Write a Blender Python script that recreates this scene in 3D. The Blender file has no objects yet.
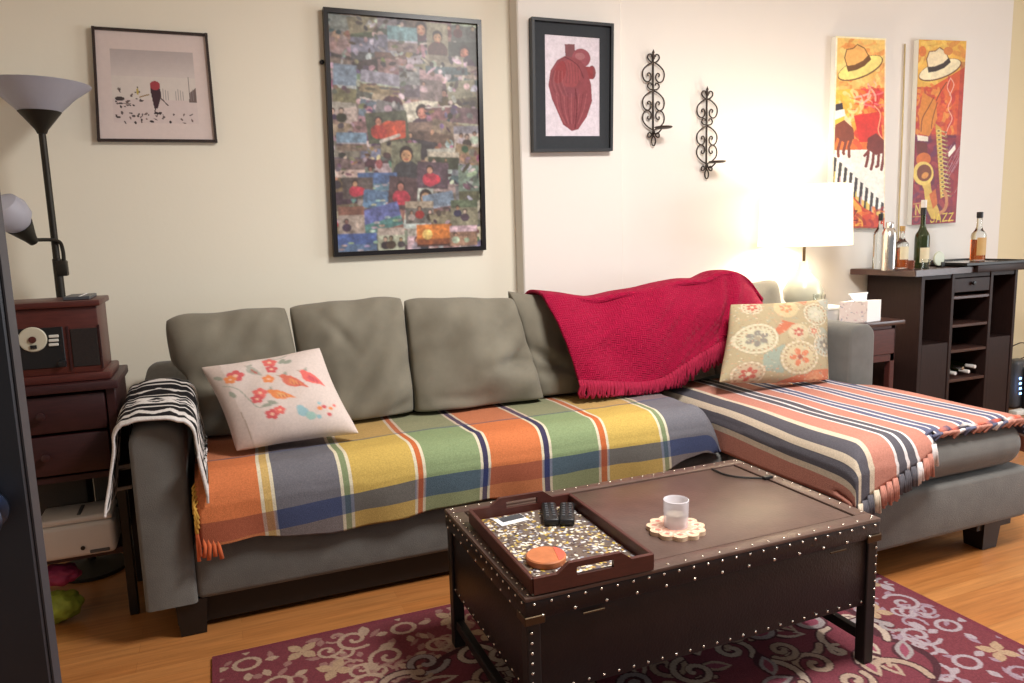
import bpy, bmesh, math, random
import numpy as np
from mathutils import Vector, Matrix, noise
R = random.Random(7)
C = bpy.context.scene.collection
PI = math.pi

# ------------------------------------------------------------------ camera
F = 736.952
M = np.array([[0.9254220089268568, -0.3778249106335347, -0.029024856563677395],
              [-0.08052522151214864, -0.12123073488547584, -0.9893527164866668],
              [0.37028339700045954, 0.9179060114324827, -0.1426140248429694]])
CAM = np.array([0, 0, 1.3])
cd = bpy.data.cameras.new('camera'); cam = bpy.data.objects.new('camera', cd); C.objects.link(cam)
cd.sensor_width = 36; cd.lens = F * 36 / 1024; cd.clip_start = 0.02
mw = Matrix.Identity(4)
for i in range(3):
    mw[i][0] = M[0, i]; mw[i][1] = -M[1, i]; mw[i][2] = -M[2, i]; mw[i][3] = CAM[i]
cam.matrix_world = mw
bpy.context.scene.camera = cam

def ray(x, y): return M.T @ np.array([(x - 512) / F, (y - 341.5) / F, 1.0])
def onY(x, y, Y): d = ray(x, y); return Vector(CAM + d * (Y / d[1]))
def onX(x, y, X): d = ray(x, y); return Vector(CAM + d * (X / d[0]))
def onZ(x, y, z): d = ray(x, y); return Vector(CAM + d * ((z - CAM[2]) / d[2]))

# ------------------------------------------------------------------ materials
def lin(c):
    c = np.asarray(c, float) / 255.0
    return np.where(c <= 0.04045, c / 12.92, ((c + 0.055) / 1.055) ** 2.4)
def rgba(c): l = lin(c); return (float(l[0]), float(l[1]), float(l[2]), 1.0)

def mat(name, col, rough=0.6, metal=0.0, var=0.08, nscale=8.0, bump=0.0, bscale=200.0, stretch=(1, 1, 1),
        spec=0.5, trans=0.0, ior=1.45, alpha=1.0, emit=None, estr=0.0, attr=None, sheen=0.0, coat=0.0):
    m = bpy.data.materials.new(name); m.use_nodes = True
    nt = m.node_tree; b = nt.nodes['Principled BSDF']
    b.inputs['Roughness'].default_value = rough; b.inputs['Metallic'].default_value = metal
    b.inputs['Specular IOR Level'].default_value = spec
    b.inputs['Transmission Weight'].default_value = trans; b.inputs['IOR'].default_value = ior
    b.inputs['Alpha'].default_value = alpha; b.inputs['Sheen Weight'].default_value = sheen
    b.inputs['Coat Weight'].default_value = coat
    tc = nt.nodes.new('ShaderNodeTexCoord'); mp = nt.nodes.new('ShaderNodeMapping')
    mp.inputs['Scale'].default_value = stretch
    nt.links.new(tc.outputs['Object'], mp.inputs['Vector'])
    src = None
    if attr:
        a = nt.nodes.new('ShaderNodeAttribute'); a.attribute_name = attr; src = a.outputs['Color']
    n = nt.nodes.new('ShaderNodeTexNoise'); n.inputs['Scale'].default_value = nscale
    n.inputs['Detail'].default_value = 4
    nt.links.new(mp.outputs['Vector'], n.inputs['Vector'])
    mr = nt.nodes.new('ShaderNodeMapRange'); mr.inputs['From Min'].default_value = 0.3; mr.inputs['From Max'].default_value = 0.7
    mr.inputs['To Min'].default_value = 1 - var; mr.inputs['To Max'].default_value = 1 + var
    nt.links.new(n.outputs['Fac'], mr.inputs['Value'])
    mx = nt.nodes.new('ShaderNodeMix'); mx.data_type = 'RGBA'; mx.blend_type = 'MULTIPLY'; mx.inputs['Factor'].default_value = 1
    if src: nt.links.new(src, mx.inputs['A'])
    else: mx.inputs['A'].default_value = rgba(col)
    nt.links.new(mr.outputs['Result'], mx.inputs['B'])
    nt.links.new(mx.outputs['Result'], b.inputs['Base Color'])
    if emit is not None:
        b.inputs['Emission Color'].default_value = rgba(emit); b.inputs['Emission Strength'].default_value = estr
    if bump:
        n2 = nt.nodes.new('ShaderNodeTexNoise'); n2.inputs['Scale'].default_value = bscale; n2.inputs['Detail'].default_value = 2
        nt.links.new(mp.outputs['Vector'], n2.inputs['Vector'])
        bp = nt.nodes.new('ShaderNodeBump'); bp.inputs['Strength'].default_value = bump; bp.inputs['Distance'].default_value = 0.003
        nt.links.new(n2.outputs['Fac'], bp.inputs['Height']); nt.links.new(bp.outputs['Normal'], b.inputs['Normal'])
    return m

M_wall = mat('plaster', (240, 233, 215), 0.85, var=0.015, nscale=1.5, bump=0.08, bscale=60)
M_wall2 = mat('plaster_white', (230, 224, 216), 0.85, var=0.015, nscale=1.5, bump=0.08, bscale=60)
M_wall3 = mat('plaster_yellow', (226, 212, 176), 0.85, var=0.015, nscale=1.5)
M_ceil = mat('ceiling_paint', (235, 231, 222), 0.9, var=0.01)
M_white = mat('white_paint', (232, 230, 222), 0.5, var=0.02)
M_sofa = mat('sofa_fabric', (104, 102, 98), 0.95, var=0.10, nscale=14, bump=0.5, bscale=350, sheen=0.15, spec=0.2)
M_cush = mat('cushion_fabric', (124, 118, 104), 0.95, var=0.12, nscale=9, bump=0.5, bscale=350, sheen=0.2, spec=0.2)
M_black = mat('black_wood', (24, 20, 19), 0.45, var=0.1, nscale=20)
M_leather = mat('dark_leather', (29, 18, 17), 0.42, var=0.2, nscale=18, bump=0.25, bscale=160, spec=0.4)
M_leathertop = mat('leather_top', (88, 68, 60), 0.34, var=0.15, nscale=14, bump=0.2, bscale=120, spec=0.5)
M_nail = mat('nickel_nail', (215, 205, 190), 0.25, metal=1, var=0.02)
M_brass = mat('brass', (86, 72, 56), 0.45, metal=1)
M_tray = mat('tray_wood', (74, 36, 30), 0.4, var=0.15, nscale=30, stretch=(1, 6, 6))
M_cherry = mat('cherry_wood', (76, 34, 29), 0.4, var=0.2, nscale=20, stretch=(1, 8, 8))
M_dcherry = mat('dark_cherry_wood', (50, 23, 24), 0.45, var=0.2, nscale=20, stretch=(1, 8, 8))
M_espresso = mat('espresso_wood', (42, 27, 24), 0.5, var=0.18, nscale=16, stretch=(8, 8, 1), spec=0.25)
M_espresso2 = mat('espresso_top', (70, 47, 42), 0.3, var=0.15, nscale=16, stretch=(1, 8, 8), spec=0.5)
M_iron = mat('wrought_iron', (66, 57, 52), 0.5, metal=0.6, var=0.1)
M_lampmetal = mat('bronze_lamp_metal', (48, 44, 38), 0.45, metal=0.5)
M_plastic = mat('black_plastic', (26, 26, 28), 0.4)
M_grey = mat('grey_plastic', (74, 76, 80), 0.4)
M_printer = mat('white_plastic', (205, 200, 196), 0.45, var=0.02)
M_steel = mat('brushed_steel', (208, 204, 200), 0.22, metal=1, var=0.03)
M_attr = mat('printed_fabric', None, 0.9, attr='Col', var=0.05, nscale=120, bump=0.3, bscale=400, spec=0.2)
M_paper = mat('printed_paper', None, 0.35, attr='Col', var=0.02, nscale=60, spec=0.4)
M_canvas = mat('painted_canvas', None, 0.55, attr='Col', var=0.06, nscale=70, bump=0.2, bscale=250)
M_woven = mat('woven_fabric', None, 0.95, attr='Col', var=0.12, nscale=170, bump=0.6, bscale=420, spec=0.15)
M_rug = mat('rug_pile', None, 1.0, attr='Col', var=0.15, nscale=160, bump=0.6, bscale=300, spec=0.05)
M_glass = mat('clear_glass', (245, 248, 246), 0.02, trans=1.0, var=0.0)
M_amber = mat('amber_spirit', (196, 96, 28), 0.05, trans=0.85, var=0.0, ior=1.36)
M_green = mat('green_glass', (58, 70, 34), 0.06, trans=0.6, var=0.0)
M_frost = mat('frosted_glass', (206, 206, 220), 0.5, trans=0.5, var=0.02)
M_cand = mat('frosted_candle_glass', (240, 238, 244), 0.2, alpha=0.5, trans=0.0, var=0.0)
M_label = mat('cream_label', (226, 212, 176), 0.6)
M_cap = mat('bottle_cap', (36, 34, 36), 0.4)
M_foil = mat('white_foil', (226, 220, 214), 0.35)
M_shade = mat('lit_lamp_shade', (255, 246, 226), 0.8, var=0.0, emit=(255, 240, 205), estr=1.5)
M_led = mat('blue_led', (90, 150, 255), 0.4, emit=(120, 175, 255), estr=6)
M_tanline = mat('cord', (196, 176, 130), 0.7)  # plain tan for the thin wall line
M_door = mat('dark_door_paint', (32, 35, 43), 0.4, var=0.12, nscale=6, spec=0.5)
M_dooredge = mat('door_edge_highlight', (50, 50, 56), 0.5)
M_knob = mat('door_knob_metal', (84, 94, 116), 0.35, metal=1)
M_bin = mat('grey_fabric_bin', (74, 68, 62), 0.95, bump=0.3)
M_pink = mat('magenta_plastic', (150, 48, 86), 0.55, var=0.2, nscale=30)
M_lime = mat('lime_plastic', (152, 168, 60), 0.55, var=0.2, nscale=30)
M_coaster = mat('orange_cork', (186, 112, 70), 0.6, var=0.12, nscale=40)
M_coral = mat('coral_plastic', (222, 96, 74), 0.4)
M_tissue = mat('tissue_paper', (246, 244, 242), 0.9, var=0.01)
M_grille = mat('speaker_cloth', (34, 26, 24), 0.9, var=0.3, nscale=300)
M_dial = mat('dial_face', (196, 190, 170), 0.4)
M_silver = mat('silver_buttons', (206, 204, 196), 0.35)
M_cream = mat('cream_ceramic', (206, 196, 176), 0.3)

# knitted red blanket: raised basket weave
def knit():
    m = mat('red_knit', (156, 18, 56), 0.95, var=0.1, nscale=60, spec=0.08, sheen=0.05)
    nt = m.node_tree; b = nt.nodes['Principled BSDF']
    uv = nt.nodes.new('ShaderNodeUVMap')
    ck = nt.nodes.new('ShaderNodeTexChecker'); ck.inputs['Scale'].default_value = 1.0
    mp = nt.nodes.new('ShaderNodeMapping'); mp.inputs['Scale'].default_value = (52, 26, 1)
    nt.links.new(uv.outputs['UV'], mp.inputs['Vector']); nt.links.new(mp.outputs['Vector'], ck.inputs['Vector'])
    w1 = nt.nodes.new('ShaderNodeTexWave'); w1.bands_direction = 'X'; w1.inputs['Scale'].default_value = 0.75
    w2 = nt.nodes.new('ShaderNodeTexWave'); w2.bands_direction = 'Y'; w2.inputs['Scale'].default_value = 0.75
    for w in (w1, w2):
        nt.links.new(mp.outputs['Vector'], w.inputs['Vector']); w.inputs['Distortion'].default_value = 0.6
    mx = nt.nodes.new('ShaderNodeMix')
    nt.links.new(ck.outputs['Fac'], mx.inputs['Factor']); nt.links.new(w1.outputs['Fac'], mx.inputs['A']); nt.links.new(w2.outputs['Fac'], mx.inputs['B'])
    bp = nt.nodes.new('ShaderNodeBump'); bp.inputs['Strength'].default_value = 0.7; bp.inputs['Distance'].default_value = 0.0055
    nt.links.new(mx.outputs['Result'], bp.inputs['Height']); nt.links.new(bp.outputs['Normal'], b.inputs['Normal'])
    return m
M_red = knit()
M_redyarn = mat('red_yarn', (152, 20, 56), 0.95, var=0.15, nscale=80)

def floor_mat():
    m = bpy.data.materials.new('oak_strip_floor'); m.use_nodes = True
    nt = m.node_tree; b = nt.nodes['Principled BSDF']; b.inputs['Roughness'].default_value = 0.3
    tc = nt.nodes.new('ShaderNodeTexCoord')
    br = nt.nodes.new('ShaderNodeTexBrick'); br.offset = 0.37; br.inputs['Scale'].default_value = 1
    br.inputs['Brick Width'].default_value = 0.85; br.inputs['Row Height'].default_value = 0.06
    br.inputs['Mortar Size'].default_value = 0.0008; br.inputs['Bias'].default_value = 0
    br.inputs['Color1'].default_value = rgba((178, 120, 68)); br.inputs['Color2'].default_value = rgba((164, 104, 55))
    br.inputs['Mortar'].default_value = rgba((150, 96, 50))
    nt.links.new(tc.outputs['Object'], br.inputs['Vector'])
    mp = nt.nodes.new('ShaderNodeMapping'); mp.inputs['Scale'].default_value = (1.5, 28, 1)
    nt.links.new(tc.outputs['Object'], mp.inputs['Vector'])
    n = nt.nodes.new('ShaderNodeTexNoise'); n.inputs['Scale'].default_value = 2.5; n.inputs['Detail'].default_value = 6
    nt.links.new(mp.outputs['Vector'], n.inputs['Vector'])
    mr = nt.nodes.new('ShaderNodeMapRange'); mr.inputs['From Min'].default_value = 0.3; mr.inputs['From Max'].default_value = 0.7
    mr.inputs['To Min'].default_value = 0.78; mr.inputs['To Max'].default_value = 1.15
    nt.links.new(n.outputs['Fac'], mr.inputs['Value'])
    mx = nt.nodes.new('ShaderNodeMix'); mx.data_type = 'RGBA'; mx.blend_type = 'MULTIPLY'; mx.inputs['Factor'].default_value = 1
    nt.links.new(br.outputs['Color'], mx.inputs['A']); nt.links.new(mr.outputs['Result'], mx.inputs['B'])
    nt.links.new(mx.outputs['Result'], b.inputs['Base Color'])
    return m
M_floor = floor_mat()

# ------------------------------------------------------------------ object helpers
def basis(o):
    v = Vector((0, 0, 0))
    while o is not None:
        v += o.location; o = o.parent
    return v
def thing(name, label, cat, loc=(0, 0, 0), group=None):
    o = bpy.data.objects.new(name, None); C.objects.link(o); o.empty_display_size = 0.05
    o.location = loc; o['label'] = label; o['category'] = cat
    if group: o['group'] = group
    return o
def tag(o, label, cat, group=None, kind=None):
    o['label'] = label; o['category'] = cat
    if group: o['group'] = group
    if kind: o['kind'] = kind
    return o
def obj(name, bm, m, parent=None, smooth=False, loc=None, label=None, normals=True):
    """mesh built in world coordinates -> one object (child of parent, or free with its origin at loc)"""
    if normals: bmesh.ops.recalc_face_normals(bm, faces=bm.faces[:])
    if parent is not None: off = basis(parent)
    elif loc is not None: off = Vector(loc)
    else: off = Vector((0, 0, 0))
    bmesh.ops.translate(bm, verts=bm.verts[:], vec=-off)
    me = bpy.data.meshes.new(name); bm.to_mesh(me); bm.free()
    me.materials.append(m)
    if smooth:
        for p in me.polygons: p.use_smooth = True
    o = bpy.data.objects.new(name, me); C.objects.link(o)
    if parent is not None: o.parent = parent
    elif loc is not None: o.location = loc
    if label: o['label'] = label
    return o
def soft(o, ang=40):
    for p in o.data.polygons: p.use_smooth = True
    o.data.set_sharp_from_angle(angle=math.radians(ang))
    return o
def struct(name, bm, m, parent=None):
    o = obj(name, bm, m, parent)
    if parent is None: o['kind'] = 'structure'
    return o
def copy_tree(o, parent=None):
    c = o.copy(); C.objects.link(c)
    if parent is not None: c.parent = parent
    for ch in list(o.children): copy_tree(ch, c)
    return c

NB = bmesh.new
def box(bm, x0, x1, y0, y1, z0, z1, r=0.0, seg=2):
    g = bmesh.ops.create_cube(bm, size=1.0)
    vs = g['verts']
    for v in vs:
        v.co = Vector((x0 + (v.co.x + .5) * (x1 - x0), y0 + (v.co.y + .5) * (y1 - y0), z0 + (v.co.z + .5) * (z1 - z0)))
    if r > 0:
        es = list({e for v in vs for e in v.link_edges})
        bmesh.ops.bevel(bm, geom=es, offset=r, segments=seg, profile=0.5, affect='EDGES', clamp_overlap=True)
    return bm
def tube(bm, pts, r, seg=8, caps=True):
    pts = [Vector(p) for p in pts]; rs = r if isinstance(r, (list, tuple)) else [r] * len(pts)
    rings = []; prev = None
    for i, p in enumerate(pts):
        t = (pts[min(i + 1, len(pts) - 1)] - pts[max(i - 1, 0)])
        if t.length < 1e-9: t = Vector((0, 0, 1))
        t.normalize()
        if prev is None:
            a = Vector((0, 0, 1)) if abs(t.z) < 0.9 else Vector((1, 0, 0))
            n = t.cross(a).normalized()
        else:
            n = (prev - t * prev.dot(t))
            n = n.normalized() if n.length > 1e-6 else t.orthogonal().normalized()
        prev = n; b = t.cross(n)
        rings.append([bm.verts.new(p + (n * math.cos(2 * PI * k / seg) + b * math.sin(2 * PI * k / seg)) * rs[i]) for k in range(seg)])
    for i in range(len(rings) - 1):
        for k in range(seg):
            bm.faces.new((rings[i][k], rings[i][(k + 1) % seg], rings[i + 1][(k + 1) % seg], rings[i + 1][k]))
    if caps:
        bm.faces.new(rings[0][::-1]); bm.faces.new(rings[-1])
    return bm
def lathe(bm, prof, c=(0, 0, 0), seg=24, axis='Z', close=True):
    """profile of (radius, height)"""
    c = Vector(c); rings = []
    def put(x, y, h):
        if axis == 'Z': return c + Vector((x, y, h))
        if axis == 'Y': return c + Vector((x, h, y))
        return c + Vector((h, x, y))
    for (r, h) in prof:
        if r < 1e-5: rings.append([bm.verts.new(put(0, 0, h))])
        else: rings.append([bm.verts.new(put(r * math.cos(2 * PI * k / seg), r * math.sin(2 * PI * k / seg), h)) for k in range(seg)])
    for a, b in zip(rings[:-1], rings[1:]):
        for k in range(seg):
            k2 = (k + 1) % seg
            if len(a) == 1 and len(b) > 1: bm.faces.new((a[0], b[k], b[k2]))
            elif len(b) == 1 and len(a) > 1: bm.faces.new((a[k], a[k2], b[0]))
            elif len(a) > 1: bm.faces.new((a[k], a[k2], b[k2], b[k]))
    if close:
        if len(rings[0]) > 1: bm.faces.new(rings[0][::-1])
        if len(rings[-1]) > 1: bm.faces.new(rings[-1])
    return bm
def prism(bm, pts, z0, z1):
    a = [bm.verts.new((x, y, z0)) for x, y in pts]; b = [bm.verts.new((x, y, z1)) for x, y in pts]
    bm.faces.new(a[::-1]); bm.faces.new(b)
    n = len(pts)
    for i in range(n): bm.faces.new((a[i], a[(i + 1) % n], b[(i + 1) % n], b[i]))
    return bm
def prismY(bm, pts, y0, y1):
    a = [bm.verts.new((x, y0, z)) for x, z in pts]; b = [bm.verts.new((x, y1, z)) for x, z in pts]
    bm.faces.new(a); bm.faces.new(b[::-1])
    n = len(pts)
    for i in range(n): bm.faces.new((a[i], b[i], b[(i + 1) % n], a[(i + 1) % n]))
    return bm
def crom(pts, n=6):
    out = []; P = [Vector(p) for p in pts]
    for i in range(len(P) - 1):
        p0 = P[max(i - 1, 0)]; p1 = P[i]; p2 = P[i + 1]; p3 = P[min(i + 2, len(P) - 1)]
        for k in range(n):
            t = k / n
            out.append(0.5 * ((2 * p1) + (p2 - p0) * t + (2 * p0 - 5 * p1 + 4 * p2 - p3) * t * t + (3 * p1 - p0 - 3 * p2 + p3) * t ** 3))
    out.append(P[-1]); return out
def sheet(fn, nu, nv, uvs=True):
    """grid of fn(u, v); keeps uv and point order i*nv1+j"""
    bm = NB(); vv = [[bm.verts.new(fn(i / nu, j / nv)) for j in range(nv + 1)] for i in range(nu + 1)]
    lay = bm.loops.layers.uv.new('UVMap')
    for i in range(nu):
        for j in range(nv):
            f = bm.faces.new((vv[i][j], vv[i + 1][j], vv[i + 1][j + 1], vv[i][j + 1]))
            for l, (a, b) in zip(f.loops, ((i, j), (i + 1, j), (i + 1, j + 1), (i, j + 1))):
                l[lay].uv = (a / nu, b / nv)
    return bm
def sheet2(fn, us, vs):
    bm = NB(); vv = [[bm.verts.new(fn(u, v)) for v in vs] for u in us]
    lay = bm.loops.layers.uv.new('UVMap')
    for i in range(len(us) - 1):
        for j in range(len(vs) - 1):
            f = bm.faces.new((vv[i][j], vv[i + 1][j], vv[i + 1][j + 1], vv[i][j + 1]))
            for l, (a, b) in zip(f.loops, ((i, j), (i + 1, j), (i + 1, j + 1), (i, j + 1))): l[lay].uv = (us[a], vs[b])
    return bm
def cuts(lo, hi, step, edges, e=.0006):
    """sample positions from lo to hi, doubled close to each colour edge so that stripes stay crisp"""
    v = [x for x in np.arange(lo, hi, step) if all(abs(x - q) > step * .45 for q in edges)] + [hi]
    for q in edges:
        if lo < q - e and q + e < hi: v += [q - e, q + e]
    return sorted(v)
def paint(o, cols):
    a = o.data.attributes.new('Col', 'FLOAT_COLOR', 'POINT')
    c = np.ones((len(o.data.vertices), 4), np.float32); c[:, :3] = cols
    a.data.foreach_set('color', c.ravel())
def thicken(o, t, off=0.0):
    s = o.modifiers.new('thickness', 'SOLIDIFY'); s.thickness = t; s.offset = off
    return o

class Canvas:
    """a small painted picture: W x H in any length unit, origin top left, y down; sampled at grid points"""
    def __init__(s, W, H, nx, ny, bg):
        s.W, s.H, s.nx, s.ny = W, H, nx, ny
        s.X, s.Y = np.meshgrid(np.linspace(0, W, nx), np.linspace(0, H, ny), indexing='ij')
        s.img = np.ones((nx, ny, 3)) * lin(bg)
    def mix(s, mask, col, a=1.0):
        k = (mask * a)[..., None]; s.img = s.img * (1 - k) + lin(col) * k
    def poly(s, pts, col, a=1.0):
        ins = np.zeros(s.X.shape, bool); n = len(pts); j = n - 1
        for i in range(n):
            xi, yi = pts[i]; xj, yj = pts[j]
            if yi != yj:
                c = ((yi > s.Y) != (yj > s.Y)) & (s.X < (xj - xi) * (s.Y - yi) / (yj - yi) + xi)
                ins ^= c
            j = i
        s.mix(ins.astype(float), col, a)
    def rect(s, x0, y0, x1, y1, col, a=1.0): s.mix(((s.X >= x0) & (s.X <= x1) & (s.Y >= y0) & (s.Y <= y1)).astype(float), col, a)
    def ell(s, cx, cy, rx, ry, col, rot=0.0, a=1.0, ring=None):
        c, q = math.cos(rot), math.sin(rot); dx = s.X - cx; dy = s.Y - cy
        d = np.sqrt(((dx * c + dy * q) / rx) ** 2 + ((-dx * q + dy * c) / ry) ** 2)
        m = (d <= 1) if ring is None else ((d <= 1) & (d >= 1 - ring))
        s.mix(m.astype(float), col, a)
    def line(s, pts, w, col, a=1.0):
        m = np.zeros(s.X.shape, bool)
        for (x0, y0), (x1, y1) in zip(pts[:-1], pts[1:]):
            dx, dy = x1 - x0, y1 - y0; L = dx * dx + dy * dy + 1e-12
            xa, xb = min(x0, x1) - w, max(x0, x1) + w
            i0 = max(0, int(xa / s.W * (s.nx - 1))); i1 = min(s.nx, int(xb / s.W * (s.nx - 1)) + 2)
            j0 = max(0, int((min(y0, y1) - w) / s.H * (s.ny - 1))); j1 = min(s.ny, int((max(y0, y1) + w) / s.H * (s.ny - 1)) + 2)
            if i1 <= i0 or j1 <= j0: continue
            X = s.X[i0:i1, j0:j1]; Y = s.Y[i0:i1, j0:j1]
            t = np.clip(((X - x0) * dx + (Y - y0) * dy) / L, 0, 1)
            m[i0:i1, j0:j1] |= ((X - x0 - t * dx) ** 2 + (Y - y0 - t * dy) ** 2) <= (w / 2) ** 2
        s.mix(m.astype(float), col, a)
    def curve(s, pts, w, col, a=1.0, n=6):
        s.line([(p.x, p.y) for p in crom([(x, y, 0) for x, y in pts], n)], w, col, a)
    def at(s, u, v):
        i = int(min(max(u, 0), 1) * (s.nx - 1) + .5); j = int(min(max(v, 0), 1) * (s.ny - 1) + .5)
        return s.img[i, j]
    def blur(s, n=1):
        for _ in range(n):
            p = np.pad(s.img, ((1, 1), (1, 1), (0, 0)), mode='edge')
            s.img = (p[1:-1, 1:-1] * 4 + p[:-2, 1:-1] * 2 + p[2:, 1:-1] * 2 + p[1:-1, :-2] * 2 + p[1:-1, 2:] * 2 + p[:-2, :-2] + p[2:, 2:] + p[:-2, 2:] + p[2:, :-2]) / 16
        return s
    def fade(s, col, a): s.img = s.img * (1 - a) + lin(col) * a; return s
    def mottle(s, amp, cells, seed):
        g = np.random.RandomState(seed)
        for c in cells:
            a = g.rand(c + 2, int(c * s.H / s.W) + 3)
            x = np.linspace(0, c, s.nx); y = np.linspace(0, a.shape[1] - 2, s.ny)
            i = x.astype(int); j = y.astype(int); fx = (x - i)[:, None]; fy = (y - j)[None]
            v = a[i][:, j] * (1 - fx) * (1 - fy) + a[i + 1][:, j] * fx * (1 - fy) + a[i][:, j + 1] * (1 - fx) * fy + a[i + 1][:, j + 1] * fx * fy
            s.img = np.clip(s.img * (1 + amp * (v * 2 - 1))[..., None], 0, 1)
        return s
    def flat(s): return s.img.reshape(-1, 3)

def picture(name, cv, tl, tr, br, bl, m, parent):
    """flat painted sheet on four world corners"""
    tl, tr, br, bl = map(Vector, (tl, tr, br, bl))
    o = obj(name, sheet(lambda u, v: (tl * (1 - u) + tr * u) * (1 - v) + (bl * (1 - u) + br * u) * v, cv.nx - 1, cv.ny - 1), m, parent, normals=False)
    paint(o, cv.flat()); return o

# ================================================================== SETTING
FL = NB(); box(FL, -2.2, 6.2, -1.6, 3.6, -0.1, 0); struct('floor', FL, M_floor)
b = NB(); box(b, -2.2, 6.2, -1.6, 3.6, 2.85, 2.95); struct('ceiling', b, M_ceil)
b = NB(); box(b, -2.2, 1.44, 3.48, 3.62, 0, 2.85); struct('wall_back', b, M_wall)
b = NB(); box(b, 1.44, 2.01, 3.385, 3.62, 0, 2.85, 0.006, 1); struct('wall_pier', b, M_wall2)
b = NB(); box(b, 2.01, 4.93, 3.40, 3.62, 0, 2.85, 0.006, 1); struct('wall_back_right', b, M_wall2)
b = NB(); box(b, 4.93, 6.2, 3.48, 3.62, 0, 2.85); struct('wall_recess', b, M_wall3)
b = NB(); box(b, -2.32, -2.2, -1.6, 3.62, 0, 2.85); struct('wall_left', b, M_wall)
b = NB()
box(b, 6.2, 6.32, -1.6, -0.2, 0, 2.85); box(b, 6.2, 6.32, 1.8, 3.62, 0, 2.85); box(b, 6.2, 6.32, -0.2, 1.8, 0, 0.7); box(b, 6.2, 6.32, -0.2, 1.8, 2.3, 2.85)
struct('wall_right', b, M_wall3)
w = NB()
box(w, 6.18, 6.3, -0.26, -0.2, 0.64, 2.36); box(w, 6.18, 6.3, 1.8, 1.86, 0.64, 2.36); box(w, 6.18, 6.3, -0.26, 1.86, 2.3, 2.36); box(w, 6.15, 6.3, -0.3, 1.9, 0.64, 0.7); box(w, 6.22, 6.28, 0.77, 0.83, 0.7, 2.3)
struct('window_1', w, M_white)  # unseen window, added as an opening for the daylight fill
for nm, x0, x1, y in (('baseboard_left', -2.2, 1.43, 3.465), ('baseboard_back', 2.02, 4.925, 3.385), ('baseboard_right', 4.95, 6.2, 3.465)):
    b = NB(); box(b, x0, x1, y, y + 0.014, 0, 0.09, 0.004, 1); struct(nm, b, M_white)

# dark open door at the left edge, seen nearly edge-on
b = NB(); dz = 0.012
DX, DY = -0.222, 1.0
box(b, DX - 0.80, DX, DY, DY + 0.04, dz, 2.05, 0.004, 1)
door = struct('door_1', b, M_door)
b = NB()
for z0, z1 in ((0.30, 0.88), (1.12, 1.85)):
    box(b, DX - 0.68, DX - 0.12, DY - 0.006, DY + 0.001, z0, z1, 0.004, 1)
obj('door_panel', b, M_door, door)
b = NB(); box(b, DX - 0.0005, DX + 0.0015, DY + 0.002, DY + 0.038, dz + .005, 2.045); obj('door_edge', b, M_dooredge, door)  # lighter strip paints in the highlight line down the door's edge
b = NB(); lathe(b, [(0.0, -0.062), (0.022, -0.058), (0.028, -0.045), (0.022, -0.032), (0.010, -0.026), (0.010, -0.008), (0.026, -0.005), (0.026, 0.0)], (DX - 0.046, DY, 1.0), 20, 'Y')
soft(obj('door_knob', b, M_knob, door))

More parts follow.
